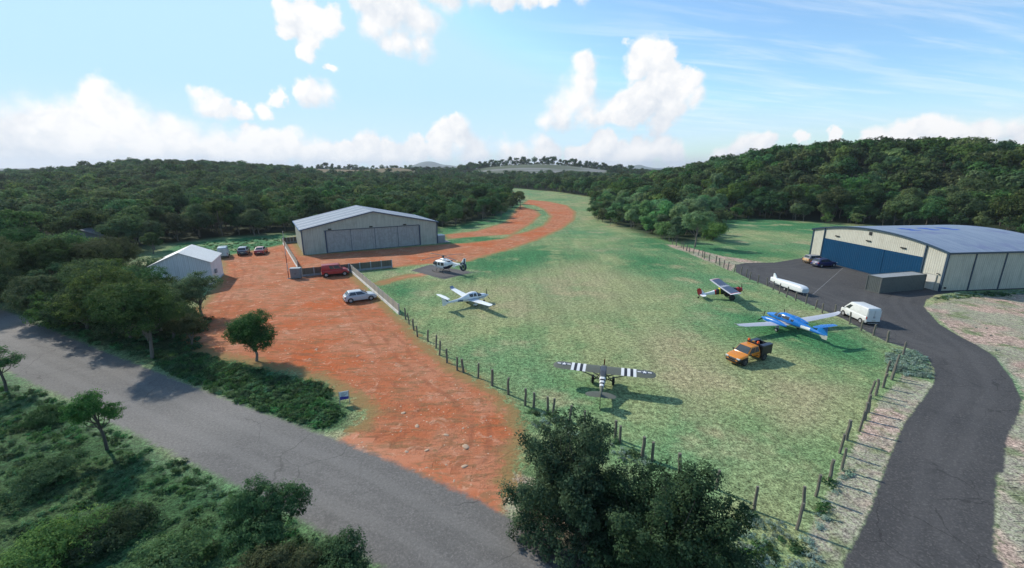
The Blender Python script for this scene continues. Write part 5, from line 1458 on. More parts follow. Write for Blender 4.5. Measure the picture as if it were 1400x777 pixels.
def olive_spotter():
    T = empty('light_aircraft', (9.85, 43.3, 0), rad(75.5), 1.0, 'olive green high-wing aeroplane with black and white stripes and star emblems', 'aeroplane', ry=-rad(4))
    O = paint('olive_drab', (0.105, 0.112, 0.082), 0.55, dirt=0.15); Wt = paint('stripe_white', (0.72, 0.72, 0.70), 0.5, dirt=0.04); Bk = paint('stripe_black', (0.018, 0.018, 0.020), 0.5)
    NV = paint('emblem_navy', (0.02, 0.03, 0.07), 0.5); SL = paint('skylight_grey', (0.075, 0.080, 0.085), 0.2)
    secs = [(1.72, 1.42, .24, .22, 3), (1.5, 1.42, .36, .33, 3), (.95, 1.45, .40, .42, 4), (.62, 1.50, .41, .46, 5), (.4, 1.62, .41, .58, 6), (-.4, 1.62, .40, .58, 6), (-1.0, 1.58, .36, .52, 5), (-1.6, 1.52, .30, .42, 4.5),
            (-2.4, 1.46, .23, .31, 4), (-3.4, 1.42, .13, .20, 3.5), (-4.55, 1.40, .04, .12, 3)]
    def key(x, y, z):
        if .42 < x < .66 and z > 1.72: return 'windscreen'
        if -.95 < x < .42 and 1.62 < z < 2.08 and abs(y) > .30: return 'side_window'
        if -1.35 < x < .40 and z > 2.0: return 'skylight'
        if -2.75 < x < -1.45:
            k = int((-1.45 - x) / .26)
            return 'white_stripe@' if k % 2 == 0 else 'black_stripe@'
    fu = loft_parts(T, secs, {'fuselage': O, 'windscreen': glass_mat(), 'side_window': glass_mat(), 'skylight': SL, 'white_stripe@': Wt, 'black_stripe@': Bk}, key, nx=110, n=36)
    zt = lambda x: 2.10 + .135 - .03 * abs(x + .1)
    for s in (-1, 1):
        st = [(.34, .60, 1.62, 2.10, .12), (4.35, .60, 1.62, 2.14, .12), (4.75, .58, 1.55, 2.14, .12), (5.05, .46, 1.32, 2.14, .11), (5.25, .26, .95, 2.14, .10), (5.36, -.02, .40, 2.14, .09)]
        S = [st[0]]
        marks = [1.85, 2.16, 2.47, 2.78, 3.09, 3.40]
        for yv in marks:
            u = (yv - .34) / (4.35 - .34); S.append((yv, .60, 1.62, 2.10 + .04 * u, .12))
        S += st[1:]
        def wkey(x, y, z):
            a = abs(y)
            if 1.85 < a < 3.40: return 'white_stripe@' if int((a - 1.85) / .31) % 2 == 0 else 'black_stripe@'
            if a > 3.4: return 'outer_wing@'
        w = wing_parts(T, S, {'wing': O, 'white_stripe@': Wt, 'black_stripe@': Bk, 'outer_wing@': O}, wkey, mirror=s)['wing']
        def ztop(x, c=1.62, xl=.60, h=2.14):
            t = min(max((xl - x) / c, 0.001), 1)
            return h + 1.15 * 5 * .12 * c * (0.2969 * math.sqrt(t) - 0.1260 * t - 0.3516 * t * t + 0.2843 * t ** 3 - 0.1015 * t ** 4) + .004
        star_and_bar(w, -.05, s * 4.22, ztop, 1.0, Wt, NV, s)
        mb = MB(); strut(mb, (.25, s * .38, 1.10), (.28, s * 2.75, 2.08)); strut(mb, (-.45, s * .38, 1.12), (-.55, s * 2.75, 2.08)); mb.build('wing_strut', O, T)
        mb = MB(); strut(mb, (.62, s * .34, 1.08), (.50, s * .98, .40)); strut(mb, (-.15, s * .34, 1.08), (.45, s * .98, .40)); mb.build('gear_leg', BLACK(), T)
        wheel(T, .45, s * 1.10, .48, .28, s, rim=BLACK())
        tp = wing_parts(T, [(.0, -3.55, 1.05, 1.50, .05), (.55, -3.58, 1.08, 1.50, .05), (1.0, -3.72, .92, 1.50, .05), (1.35, -3.92, .60, 1.50, .05), (1.50, -4.1, .24, 1.50, .05)], {'tailplane': O}, sub=2, mirror=s)
    wing_parts(T, [(1.25, -4.35, .60, 0, .06), (1.6, -4.0, 1.02, 0, .06), (2.1, -4.2, .85, 0, .06), (2.38, -4.5, .42, 0, .06)], {'fin': O}, sub=2, vertical=True)
    MB().bar((-4.45, 0, 1.3), (-4.75, 0, .50), .05, .08).build('tail_spring', BLACK(), T)
    wheel(T, -4.8, 0, .13, .08, 1, rim=BLACK(), z=.49)
    for s in (-1, 1): MB().box((1.15, s * .48, 1.42), (.55, .28, .22)).build('engine_cylinder', BLACK(), T, bevel=.04)
    propeller(T, (1.74, 0, 1.42), .98, .16, 2, rad(92), paint('prop_wood', (0.22, 0.060, 0.018), 0.35), BLACK(), .12, .14)

def bush_plane():
    T = empty('light_aircraft', (38.7, 76.0, 0), rad(-5), 1.0, 'small high-wing aeroplane with navy wings and red fin near the apron', 'aeroplane', ry=-rad(9))
    W = paint('aircraft_white', (0.78, 0.79, 0.79), 0.28, dirt=0.04, coat=0.3); R = paint('aircraft_red', (0.45, 0.020, 0.018), 0.35)
    NV = paint('wing_navy', (0.030, 0.040, 0.080), 0.35, dirt=0.1); Bk = paint('cabin_black', (0.015, 0.015, 0.016), 0.35); Y = paint('yellow_flash', (0.62, 0.55, 0.02), 0.4)
    GRY = paint('wing_edge_grey', (0.42, 0.42, 0.42), 0.4)
    secs = [(2.75, 1.45, .34, .34, 2.2), (2.45, 1.45, .44, .42, 2.4), (1.7, 1.46, .46, .46, 3), (.7, 1.55, .46, .52, 4), (.35, 1.68, .46, .66, 5), (-.6, 1.66, .44, .66, 5), (-1.4, 1.56, .36, .50, 4.5), (-2.4, 1.46, .24, .32, 4), (-3.6, 1.40, .12, .19, 3.5), (-4.5, 1.38, .04, .10, 3)]
    def key(x, y, z):
        if x > 1.75: return 'cowl'
        if .4 < x < .72 and z > 1.75: return 'windscreen'
        if -.95 < x < .40 and z > 1.55: return 'side_window'
        if -1.25 < x < -1.0: return 'yellow_flash@'
        if -1.75 < x < 1.75: return 'cabin_panel@'
        if -2.0 < x < -1.75: return 'red_flash@'
    loft_parts(T, secs, {'fuselage': W, 'cowl': R, 'windscreen': glass_mat(), 'side_window': glass_mat(), 'yellow_flash@': Y, 'cabin_panel@': Bk, 'red_flash@': R}, key, nx=90, n=36)
    for k in range(7):
        a = 2 * math.pi * k / 7 + .2
        MB().tube([(2.3, .40 * math.cos(a), 1.45 + .40 * math.sin(a)), (2.3, .56 * math.cos(a), 1.45 + .56 * math.sin(a))], .10, 8).build('engine_cylinder', BLACK(), T)
    for s in (-1, 1):
        S = [(.16, .72, 1.80, 2.36, .12), (.30, .72, 1.80, 2.36, .12), (.38, .72, 1.80, 2.36, .12), (4.72, .72, 1.80, 2.42, .12), (4.90, .72, 1.80, 2.42, .12), (5.14, .66, 1.70, 2.42, .10)]
        def wkey(x, y, z):
            a = abs(y)
            if .16 < a < .30: return 'white_stripe@'
            if a > 4.9: return 'wing_tip@'
            if a > 4.72: return 'red_stripe@'
            if x < -.90: return 'trailing_edge@'
        wing_parts(T, S, {'wing': NV, 'white_stripe@': W, 'wing_tip@': W, 'red_stripe@': R, 'trailing_edge@': GRY}, wkey, mirror=s)
        if s > 0:
            V_ = wing_parts(T, [(-.16, .72, 1.80, 2.36, .12), (.16, .72, 1.80, 2.36, .12)], {'centre_panel': NV})
        mb = MB(); strut(mb, (.3, s * .44, 1.15), (.3, s * 2.8, 2.32)); strut(mb, (-.5, s * .44, 1.15), (-.5, s * 2.8, 2.32)); mb.build('wing_strut', Bk, T)
        mb = MB(); strut(mb, (.8, s * .4, 1.08), (.62, s * 1.05, .5)); strut(mb, (.0, s * .4, 1.08), (.55, s * 1.05, .5)); mb.build('gear_leg', Bk, T)
        wheel(T, .6, s * 1.18, .50, .42, s, rim=BLACK())
        wing_parts(T, [(.0, -3.55, 1.05, 1.46, .06), (1.0, -3.65, .95, 1.46, .06), (1.4, -3.85, .62, 1.46, .05), (1.52, -4.05, .3, 1.46, .05)], {'tailplane': W}, sub=2, mirror=s)
    wing_parts(T, [(1.28, -3.5, 1.2, 0, .07), (1.7, -3.75, 1.15, 0, .07), (2.3, -4.1, .85, 0, .07), (2.6, -4.4, .42, 0, .06)], {'fin': W, 'rudder': R}, lambda x, y, z: 'rudder' if x < -4.15 or (z > 2.3) else None, sub=3, vertical=True)
    MB().bar((-4.4, 0, 1.3), (-4.75, 0, 1.02), .04, .06).build('tail_spring', BLACK(), T)
    wheel(T, -4.8, 0, .16, .10, 1, rim=BLACK(), z=.90)
    propeller(T, (2.78, 0, 1.45), 1.12, .19, 3, rad(88), BLACK(), paint('spinner_silver', (0.55, 0.55, 0.55), 0.25, metal=0.6), .14, .28)

def blue_twin():
    T = empty('light_aircraft', (40.1, 60.4, 0), rad(106), 1.06, 'blue and white twin-engined aeroplane with long pale wings', 'aeroplane')
    B = paint('aircraft_blue', (0.012, 0.165, 0.52), 0.28, dirt=0.04, coat=0.3); W = paint('aircraft_white', (0.78, 0.79, 0.79), 0.28, dirt=0.04, coat=0.3)
    GY = paint('wing_pale_grey', (0.46, 0.47, 0.52), 0.4, dirt=0.06); BG = paint('belly_beige_grey', (0.46, 0.45, 0.42), 0.4); DK = paint('dark_line', (0.05, 0.06, 0.09), 0.4)
    secs = [(3.35, 1.32, .10, .10, 2), (3.2, 1.32, .22, .20, 2), (2.6, 1.36, .42, .36, 2.2), (1.8, 1.44, .56, .50, 2.4), (1.2, 1.52, .63, .62, 2.5), (.4, 1.60, .66, .72, 2.5), (-.6, 1.60, .64, .70, 2.5), (-1.6, 1.52, .54, .58, 2.4),
            (-2.6, 1.40, .37, .42, 2.3), (-3.6, 1.32, .24, .28, 2.2), (-4.6, 1.28, .15, .20, 2), (-5.55, 1.28, .06, .12, 2)]
    def key(x, y, z):
        if 1.15 < x < 1.75 and z > 1.66: return 'windscreen'
        if .45 < x < 1.05 and 1.62 < z < 2.08 and abs(y) > .30: return 'side_window'
        if -.75 < x < .30 and 1.62 < z < 2.08 and abs(y) > .30: return 'side_window'
        if -1.35 < x < -.95 and 1.66 < z < 1.92 and abs(y) > .30: return 'side_window'
        if -3.55 < x < -2.35 and 1.18 < z < 1.56 and abs(y) > .12: return 'white_mark@'
        lo = 1.20 + .02 * x
        if lo < z < lo + .08: return 'dark_line@'
        if z <= lo: return 'belly@'
    loft_parts(T, secs, {'fuselage': B, 'windscreen': glass_mat(), 'side_window': glass_mat(), 'white_mark@': W, 'dark_line@': DK, 'belly@': BG}, key, nx=110, n=48)
    for s in (-1, 1):
        wing_parts(T, [(.5, .85, 1.75, 1.02, .14), (2.2, .72, 1.48, 1.12, .13), (7.6, .42, 1.10, 1.48, .12), (8.6, .25, .78, 1.62, .10), (8.95, -.05, .40, 1.88, .10)], {'wing': GY}, sub=2, mirror=s)
        # engine pod
        loft_parts(T, [(2.15, 1.24, .10, .10, 2), (2.0, 1.24, .28, .26, 2.2), (1.4, 1.24, .40, .38, 2.6), (.5, 1.26, .40, .40, 2.6), (-.5, 1.28, .30, .30, 2.4), (-1.3, 1.26, .16, .16, 2), (-1.7, 1.25, .03, .03, 2)],
                   {'engine_pod': B, 'white_line@': W, 'pod_belly@': BG}, lambda x, y, z: ('pod_belly@' if z < 1.04 else 'white_line@' if z < 1.12 else None), nx=44, n=28, offset=(0, s * 1.9, 0))
        propeller(T, (2.17, s * 1.9, 1.24), 1.0, .16, 3, rad(100) if s > 0 else rad(75), BLACK(), B, .15, .34)
        wing_parts(T, [(.0, -4.75, .95, 2.42, .10), (1.6, -4.98, .66, 2.42, .10), (1.78, -5.15, .42, 2.42, .08)], {'tailplane': B}, sub=2, mirror=s)
        mb = MB(); mb.bar((-.05, s * 1.75, .95), (-.2, s * 1.75, .34), .14, .12); mb.build('gear_leg', GY, T)
        wheel(T, -.22, s * 1.88, .27, .18, s)
        MB().box((-.05, s * 1.62, .62), (.50, .04, .58)).build('gear_door', GY, T)
    wing_parts(T, [(.72, -5.2, .62, 0, .08), (1.0, -4.9, .98, 0, .10), (1.30, -4.35, 1.5, 0, .10), (1.38, -4.3, 1.52, 0, .10), (2.40, -4.72, 1.0, 0, .11)], {'fin': B, 'fin_base@': BG}, lambda x, y, z: 'fin_base@' if z < 1.30 else None, sub=2, vertical=True)
    MB().bar((2.5, 0, 1.05), (2.6, 0, .3), .09, .08).build('gear_leg', GY, T)
    wheel(T, 2.62, 0, .22, .14, 1)
    for s in (-1, 1):
        MB().tube([(-1.2, 0.0 + s * .1, 2.16), (-1.25, s * .1, 2.30)], .02, 6).build('antenna', W, T)

def aircraft():
    low_wing_trainer(); helicopter(); olive_spotter(); bush_plane(); blue_twin()
# ------------------------------------------------------------------ trees and plants
def unit(rng, n):
    v = rng.normal(size=(n, 3)); return v / np.linalg.norm(v, axis=1, keepdims=True)

def leaf_mesh(name, rng, lobes, clumps, leaves, leaf, mat, clump_r=0.5, shell=0.55, up=0.35, aspect=0.55, zmin=None):
    """lobes: list of (center, radii). Clumps sit in the outer shell of the lobes, leaves in the clumps."""
    C = np.array([l[0] for l in lobes]); Rr = np.array([l[1] for l in lobes])
    w = (Rr.prod(axis=1)) ** (2 / 3); w /= w.sum()
    li = rng.choice(len(lobes), clumps, p=w)
    d = unit(rng, clumps); d[:, 2] += 0.12; d /= np.linalg.norm(d, axis=1, keepdims=True)
    rr = shell + (1 - shell) * rng.random(clumps) ** 0.6
    cc = C[li] + d * Rr[li] * rr[:, None]
    cr = clump_r * rng.uniform(0.6, 1.35, clumps)
    ctone = rng.random(clumps)
    m = clumps * leaves
    ci = np.repeat(np.arange(clumps), leaves)
    ld = unit(rng, m); ld[:, 2] *= 0.75
    P = cc[ci] + ld * (cr[ci] * rng.random(m) ** 0.4)[:, None]
    if zmin is not None: P[:, 2] = np.maximum(P[:, 2], zmin + 0.3 * rng.random(m))
    nrm = d[ci] * 0.8 + ld * 0.35 + unit(rng, m) * 0.5 + np.array([0, 0, up])
    nrm /= np.linalg.norm(nrm, axis=1, keepdims=True)
    a = np.cross(nrm, unit(rng, m)); a /= (np.linalg.norm(a, axis=1, keepdims=True) + 1e-9)
    b = np.cross(nrm, a)
    b, a = a, b
    s = (leaf * rng.uniform(0.65, 1.35, m))[:, None]
    V = np.stack([P - a * s * 0.5, P + b * s * aspect * 0.5 + nrm * s * 0.06, P + a * s * 0.5, P - b * s * aspect * 0.5 + nrm * s * 0.06], 1).reshape(-1, 3)
    Fq = np.arange(4 * m).reshape(m, 4)
    tone = np.clip(0.55 * ctone[ci] + 0.45 * rng.random(m), 0, 1)
    return raw_mesh(name, V, Fq, mat, {'leaf': ('FACE', tone)})

def tree_meshes(seed, H, Wd, base, nl, clumps, leaves, leaf, fmat, bmat, trunk=0.2, lean=0.0, clump_r=None, shell=0.55, flat=1.0, stems=1, limb=True, spiky=0.0):
    rng = np.random.default_rng(seed); r = random.Random(seed)
    lobes = []
    cz = (base + H) / 2; hz = (H - base) / 2
    tops = []
    lx, ly = lean * H * math.cos(seed), lean * H * math.sin(seed)
    for k in range(nl):
        a = 2 * math.pi * k / nl * 1.618 * 2 + r.uniform(-.5, .5)
        f = r.uniform(0.25, 0.75) if k else 0.0
        zz = r.uniform(-0.75, 0.62) if k else 0.45
        rad_ = Wd / 2 * f * math.sqrt(max(0.1, 1 - zz * zz * 0.8))
        lr = Wd / 2 * r.uniform(0.34, 0.56)
        c = (rad_ * math.cos(a) + lx, rad_ * math.sin(a) + ly, cz + hz * zz * 0.72)
        lobes.append((c, (lr, lr, min(lr, hz) * r.uniform(0.6, 0.85) * flat)))
    if spiky:
        # long leafy shoots that fan out from the foot of the bush
        lobes = []
        for k in range(14):
            a = 2 * math.pi * k / 14; q = Wd * r.uniform(.26, .40)
            lobes.append(((q * math.cos(a), q * math.sin(a), H * .12), (Wd * .13, Wd * .13, H * .15)))
        lobes += [lobes[0]] * ((-len(lobes)) % 4)
        for k in range(nl * 2):
            a = r.uniform(0, 6.283); q = math.sqrt(r.random()); tip = Vector((math.cos(a) * q * Wd * .47, math.sin(a) * q * Wd * .47, H * r.uniform(.62, 1.0) * (1 - .50 * q * q)))
            for u in (.35, .6, .82, 1.0):
                p = Vector((0, 0, 0)).lerp(tip, u); p.z += .18 * H * u * (1 - u)
                w_ = Wd * (.105 - .055 * u) * r.uniform(.8, 1.25)
                lobes.append((tuple(p), (w_, w_, w_ * r.uniform(1.0, 1.7))))
    cm = leaf_mesh('crown', rng, lobes, clumps, leaves, leaf, fmat, clump_r or Wd * 0.075, shell, zmin=0.05 if base < 1 else None)
    mb = MB()
    for s in range(stems):
        ox, oy = (0, 0) if stems == 1 else (r.uniform(-.5, .5) * Wd * 0.12, r.uniform(-.5, .5) * Wd * 0.12)
        j = lambda k: r.uniform(-k, k) * Wd * 0.03
        pts = [(ox, oy, -0.4), (ox + lx * .2 + j(1), oy + ly * .2 + j(1), base * 0.5), (ox * 1.5 + lx * .55 + j(2), oy * 1.5 + ly * .55 + j(2), base + (H - base) * 0.2), (ox * 2 + lx + j(3), oy * 2 + ly + j(3), H * 0.82)]
        t = trunk if stems == 1 else trunk * 0.7
        mb.tube(pts, [t * 1.25, t, t * 0.75, t * 0.12], 7)
        if limb:
            for c, rr in (lobes if stems == 1 else (lobes[3::4][s::stems] if spiky else lobes[s::stems])):
                z0 = base * r.uniform(0.55, 1.0) + 0.05 * H; u = min(1, z0 / (H * 0.82))
                p0 = Vector((ox + lx * u, oy + ly * u, z0)); p1 = Vector(c) + Vector((0, 0, rr[2] * 0.3))
                mid = p0.lerp(p1, 0.5) + Vector((j(2), j(2), -0.06 * H))
                mb.tube([p0, mid, p1], [t * 0.5, t * 0.32, t * 0.07], 5)
    o = mb.build('trunk', bmat, smooth=True); tm = o.data; bpy.data.objects.remove(o)
    return tm, cm

def place_tree(name, meshes, loc, rz, sc, label, cat='tree', group=None, sz=1.0):
    t = empty(name, loc, rz, 1, label, cat, group)
    t.scale = (sc, sc, sc * sz)
    link('trunk', meshes[0], t); link('crown', meshes[1], t)
    return t

def ground_z(x, y):
    return float(terrain(np.array([x]), np.array([y]))[0])

def mats_trees():
    return dict(
        dark=foliage('leaves_dark', (0.036, 0.070, 0.028), (0.080, 0.142, 0.052), (0.165, 0.228, 0.082), hue=.10, trans=.42),
        mid=foliage('leaves_mid', (0.048, 0.090, 0.036), (0.106, 0.180, 0.068), (0.195, 0.265, 0.100), hue=.10, trans=.42),
        fresh=foliage('leaves_fresh', (0.068, 0.142, 0.062), (0.150, 0.270, 0.118), (0.235, 0.340, 0.150), trans=.42),
        bush=foliage('leaves_bush', (0.022, 0.042, 0.022), (0.048, 0.082, 0.042), (0.088, 0.130, 0.066), hue=0.0, trans=0.25),
        cover=foliage('leaves_cover', (0.050, 0.140, 0.058), (0.100, 0.240, 0.098), (0.190, 0.320, 0.135), hue=.05, trans=.4),
        pale=foliage('leaves_pale', (0.150, 0.235, 0.175), (0.240, 0.335, 0.260), (0.370, 0.410, 0.310), trans=0.25),
        wet=foliage('leaves_understorey', (0.040, 0.095, 0.036), (0.085, 0.170, 0.066), (0.150, 0.230, 0.092), hue=.05, trans=.4),
        bark=bark('bark_grey', (0.16, 0.142, 0.118)), barkd=bark('bark_dark', (0.08, 0.07, 0.058)))

def scatter(name, pts, rots, scl, idx, sources, label=None, kind='stuff'):
    me = bpy.data.meshes.new(name)
    me.vertices.add(len(pts)); me.vertices.foreach_set('co', np.asarray(pts, dtype=np.float32).ravel())
    for nm, arr, ty in (('rz', rots, 'FLOAT'), ('sc', scl, 'FLOAT'), ('ix', idx, 'INT')):
        a = me.attributes.new(nm, ty, 'POINT'); a.data.foreach_set('value', np.asarray(arr, dtype=np.float32 if ty == 'FLOAT' else np.int32))
    o = link(name, me)
    ng = bpy.data.node_groups.new('scatter_' + name, 'GeometryNodeTree')
    ng.interface.new_socket('Geometry', in_out='INPUT', socket_type='NodeSocketGeometry')
    ng.interface.new_socket('Geometry', in_out='OUTPUT', socket_type='NodeSocketGeometry')
    N, L = ng.nodes, ng.links
    gi, go = N.new('NodeGroupInput'), N.new('NodeGroupOutput')
    iop = N.new('GeometryNodeInstanceOnPoints')
    m2p = N.new('GeometryNodeMeshToPoints')
    L.new(gi.outputs[0], m2p.inputs['Mesh']); L.new(m2p.outputs[0], iop.inputs['Points'])
    gti = N.new('GeometryNodeJoinGeometry')
    for s in sources:
        oi = N.new('GeometryNodeObjectInfo'); oi.inputs['Object'].default_value = s; oi.inputs['As Instance'].default_value = True
        L.new(oi.outputs['Geometry'], gti.inputs[0])
    L.new(gti.outputs[0], iop.inputs['Instance'])
    iop.inputs['Pick Instance'].default_value = True
    def at(nm, ty):
        a = N.new('GeometryNodeInputNamedAttribute'); a.data_type = ty; a.inputs['Name'].default_value = nm; return a.outputs['Attribute']
    L.new(at('ix', 'INT'), iop.inputs['Instance Index'])
    cx = N.new('ShaderNodeCombineXYZ'); L.new(at('rz', 'FLOAT'), cx.inputs[2]); L.new(cx.outputs[0], iop.inputs['Rotation'])
    L.new(at('sc', 'FLOAT'), iop.inputs['Scale'])
    L.new(iop.outputs[0], go.inputs[0])
    md = o.modifiers.new('scatter', 'NODES'); md.node_group = ng
    tag(o, kind=kind)
    if label: o['label'] = label
    return o

def joined(meshes, name):
    """one unlinked object holding trunk and crown together, as a source for scattering"""
    tm, cm = meshes
    bm = bmesh.new(); bm.from_mesh(tm)
    me = bpy.data.meshes.new(name)
    n0 = len(bm.faces); bm.to_mesh(me); bm.free()
    # append the crown through numpy
    def arr(m):
        V = np.zeros(len(m.vertices) * 3, np.float32); m.vertices.foreach_get('co', V)
        li = np.zeros(len(m.loops), np.int32); m.loops.foreach_get('vertex_index', li)
        ls = np.zeros(len(m.polygons), np.int32); m.polygons.foreach_get('loop_start', ls)
        return V.reshape(-1, 3), li, ls
    V1, l1, s1 = arr(tm); V2, l2, s2 = arr(cm)
    out = bpy.data.meshes.new(name)
    out.vertices.add(len(V1) + len(V2)); out.vertices.foreach_set('co', np.concatenate([V1, V2]).ravel())
    out.loops.add(len(l1) + len(l2)); out.loops.foreach_set('vertex_index', np.concatenate([l1, l2 + len(V1)]))
    out.polygons.add(len(s1) + len(s2)); out.polygons.foreach_set('loop_start', np.concatenate([s1, s2 + len(l1)]))
    out.materials.append(tm.materials[0]); out.materials.append(cm.materials[0])
    out.polygons.foreach_set('material_index', np.concatenate([np.zeros(len(s1), np.int32), np.ones(len(s2), np.int32)]))
    a = out.attributes.new('leaf', 'FLOAT', 'FACE')
    t = np.zeros(len(s2), np.float32); cm.attributes['leaf'].data.foreach_get('value', t)
    a.data.foreach_set('value', np.concatenate([np.zeros(len(s1), np.float32), t]))
    out.update(calc_edges=True); out.validate()
    return bpy.data.objects.new(name, out)

def seen_px(x, y, z):
    t = y * CP - (z - H_CAM) * SP
    if t <= 1: return None
    up = y * SP + (z - H_CAM) * CP
    return 700 + F_PX * x / t, 388.5 - F_PX * up / t, t

def near_trees(M):
    """trees the photograph shows one by one"""
    def T(px, py, H, Wd, base, label, seed, mat='dark', leaf=0.24, clumps=420, leaves=26, trunk=0.17, lean=0.03, nl=9, name='tree', cat='tree', group=None, stems=1, clump_r=None, shell=0.5, flat=1.0, loc=None, bk='bark', spiky=0.0):
        g = G(px, py) if loc is None else Vector(loc)
        ms = tree_meshes(seed, H, Wd, base, nl, clumps, leaves, leaf, M[mat], M[bk], trunk, lean, clump_r, shell, flat, stems, spiky=spiky)
        return place_tree(name, ms, (g.x, g.y, 0), 0, 1, label, cat, group)
    # the yard tree and the grove on the left
    T(350, 494, 6.9, 6.7, 1.6, 'round dark tree standing alone on the red dirt with low dry branches', 101, 'dark', .17, 860, 30, .15, .02, nl=13, clump_r=.42)
    T(263, 475, 5.2, 5.6, 1.2, 'small dark tree at the dirt edge left of the lone yard tree', 102, 'dark', .18, 420, 26, .12, clump_r=.42)
    rows = [
    (208, 490, 9.6, 8.5, 3.2, 'tall grey-trunked tree at the front of the grove beside the gravel road', 'dark'),
    (157, 459, 9.8, 10.0, 2.2, 'wide spreading tree in the grove leaning over the gravel road edge', 'dark'),
    (277, 432, 6.6, 6.0, 2.0, 'tree with a forked grey trunk in front of the white shed wall', 'dark'),
    (236, 432, 6.2, 8.0, 1.2, 'dense dark tree covering the lower front of the white shed', 'dark'),
    (188, 430, 7.6, 8.5, 1.5, 'bushy tree left of the white shed in the grove middle', 'mid'),
    (120, 432, 9.0, 8.5, 1.5, 'dark olive tree in the grove above the start of the gravel road', 'dark'),
    (70, 408, 10.5, 8.5, 2.5, 'blue-green tree with a leaning pale trunk at the left end of the grove', 'mid'),
    (18, 405, 11.5, 9.5, 2.5, 'broad olive tree half cut off by the left picture edge', 'mid'),
    (150, 396, 10.5, 9.0, 2.2, 'green tree behind the wide spreading tree of the grove', 'dark'),
    (100, 388, 10.0, 9.5, 2.2, 'olive tree standing in front of the half-hidden grey shed roof', 'mid'),
    (203, 392, 5.6, 7.5, 1.2, 'dark tree touching the left eave of the white shed', 'dark'),
    (45, 378, 11.0, 9.5, 2.5, 'green tree beside the half-hidden cream cottage', 'mid'),
    (-25, 430, 10.0, 9.5, 2.5, 'big olive tree at the far left above the gravel road', 'mid'),
    (222, 452, 5.2, 7.0, .6, 'dark low tree in the grove edge above the hedge strip', 'dark'),
    (100, 446, 5.4, 8.0, .6, 'low dark thick tree at the road edge below the leaning pale trunk', 'dark'),
    (140, 440, 6.0, 8.0, .8, 'middling dark tree between the wide spreading tree and the road', 'dark'),
    (30, 420, 6.5, 8.5, .8, 'low thick tree at the road edge near the left picture edge', 'dark'),
    (236, 462, 6.2, 7.0, 1.0, 'low bushy tree between the grey-trunked tree and the small dark tree', 'dark'),
    (180, 462, 6.5, 8.0, 1.0, 'low dark tree filling the gap behind the grey-trunked tree', 'dark'),
    (118, 452, 6.6, 8.0, 1.0, 'low rounded tree hanging over the road left of the wide spreading tree', 'dark'),
    (66, 436, 7.0, 8.0, 1.0, 'bushy tree at the road edge right of the leaning pale trunk', 'mid'),
    (150, 420, 8.6, 8.5, 1.5, 'dense tree in the heart of the grove', 'mid'),
    (168, 378, 8.5, 9.0, 2.0, 'pale green tree rising behind the grove left of the shed roof', 'mid'),
    (25, 352, 9.0, 9.0, 2.0, 'leafy tree standing close to the right of the cream cottage wall', 'mid'),
    ]
    for i, (px, py, H, W_, base, lab, mt) in enumerate(rows):
        H *= 1.12; W_ *= 1.16; mt = 'dark' if i % 5 else mt
        T(px, py, H, W_, base, lab, 103 + i, mt, .22, int(9.0 * H * W_), 28, .15 + .004 * H, .04 + (.05 if i == 6 else 0), nl=11, clump_r=.5, flat=.95)
    # roadside saplings
    T(8, 535, 5.8, 4.6, 2.0, 'small open-branched tree at the left edge beside the gravel road', 120, 'dark', .15, 170, 30, .12, .03, nl=6, clump_r=.36, shell=.4, flat=.7, bk='barkd')
    T(146, 615, 6.2, 4.0, 2.4, 'slender sapling with a leaning forked trunk on the near road verge', 121, 'dark', .13, 380, 32, .11, -.03, nl=9, clump_r=.30, shell=.4, flat=1.2, bk='barkd')
    # big bushes in the foreground
    B = dict(stems=6, trunk=.10, bk='barkd')
    T(779, 716, 8.4, 9.2, 0.2, 'big dark bush at the corner between red dirt and field posts', 130, 'bush', .17, 3000, 26, nl=22, name='bush', cat='bush', clump_r=.42, shell=.35, flat=1.5, spiky=1.0, **B)
    T(902, 784, 8.0, 9.8, 0.2, 'biggest dark bush by the lower fence corner at the bottom of the picture', 131, 'bush', .16, 3500, 26, nl=24, name='bush', cat='bush', clump_r=.42, shell=.35, flat=1.5, spiky=1.0, **B)
    T(370, 752, 5.2, 4.6, 0.6, 'tall rounded dark bush overlapping the near edge of the gravel road', 132, 'dark', .12, 620, 40, nl=9, name='bush', cat='bush', clump_r=.30, shell=.45, flat=1.1, **B)
    T(470, 812, 3.6, 5.0, 0.2, 'mid green bush at the bottom edge beside the gravel road', 133, 'mid', .12, 560, 38, nl=9, name='bush', cat='bush', clump_r=.30, shell=.45, **B)
    T(395, 815, 3.6, 4.2, 0.2, 'olive green bush below the tall rounded dark bush', 134, 'mid', .12, 480, 36, nl=8, name='bush', cat='bush', clump_r=.30, shell=.45, **B)
    for i, (px, py, H, W_, mat, lab) in enumerate([
        (60, 660, 1.5, 5.5, 'wet', 'broad low bush left of the leaning roadside sapling'),
        (150, 735, 1.4, 5.0, 'wet', 'low spreading bush in the deep green slope below the sapling'),
        (235, 785, 1.8, 5.0, 'wet', 'dark shrub at the bottom edge left of the tall rounded bush'),
        (70, 775, 2.6, 6.0, 'mid', 'olive shrub filling the bottom left corner'),
        (62, 575, 1.0, 4.4, 'wet', 'flat sprawling shrub between the two roadside saplings'),
        (310, 835, 2.2, 4.6, 'mid', 'shrub cut by the bottom edge below the tall rounded bush')]):
        T(px, py, H, W_, 0.0, lab, 140 + i, mat, .13, 420, 30, .05, 0, 9, 'bush', 'bush', None, 3, .35, .5, .8, bk='barkd')

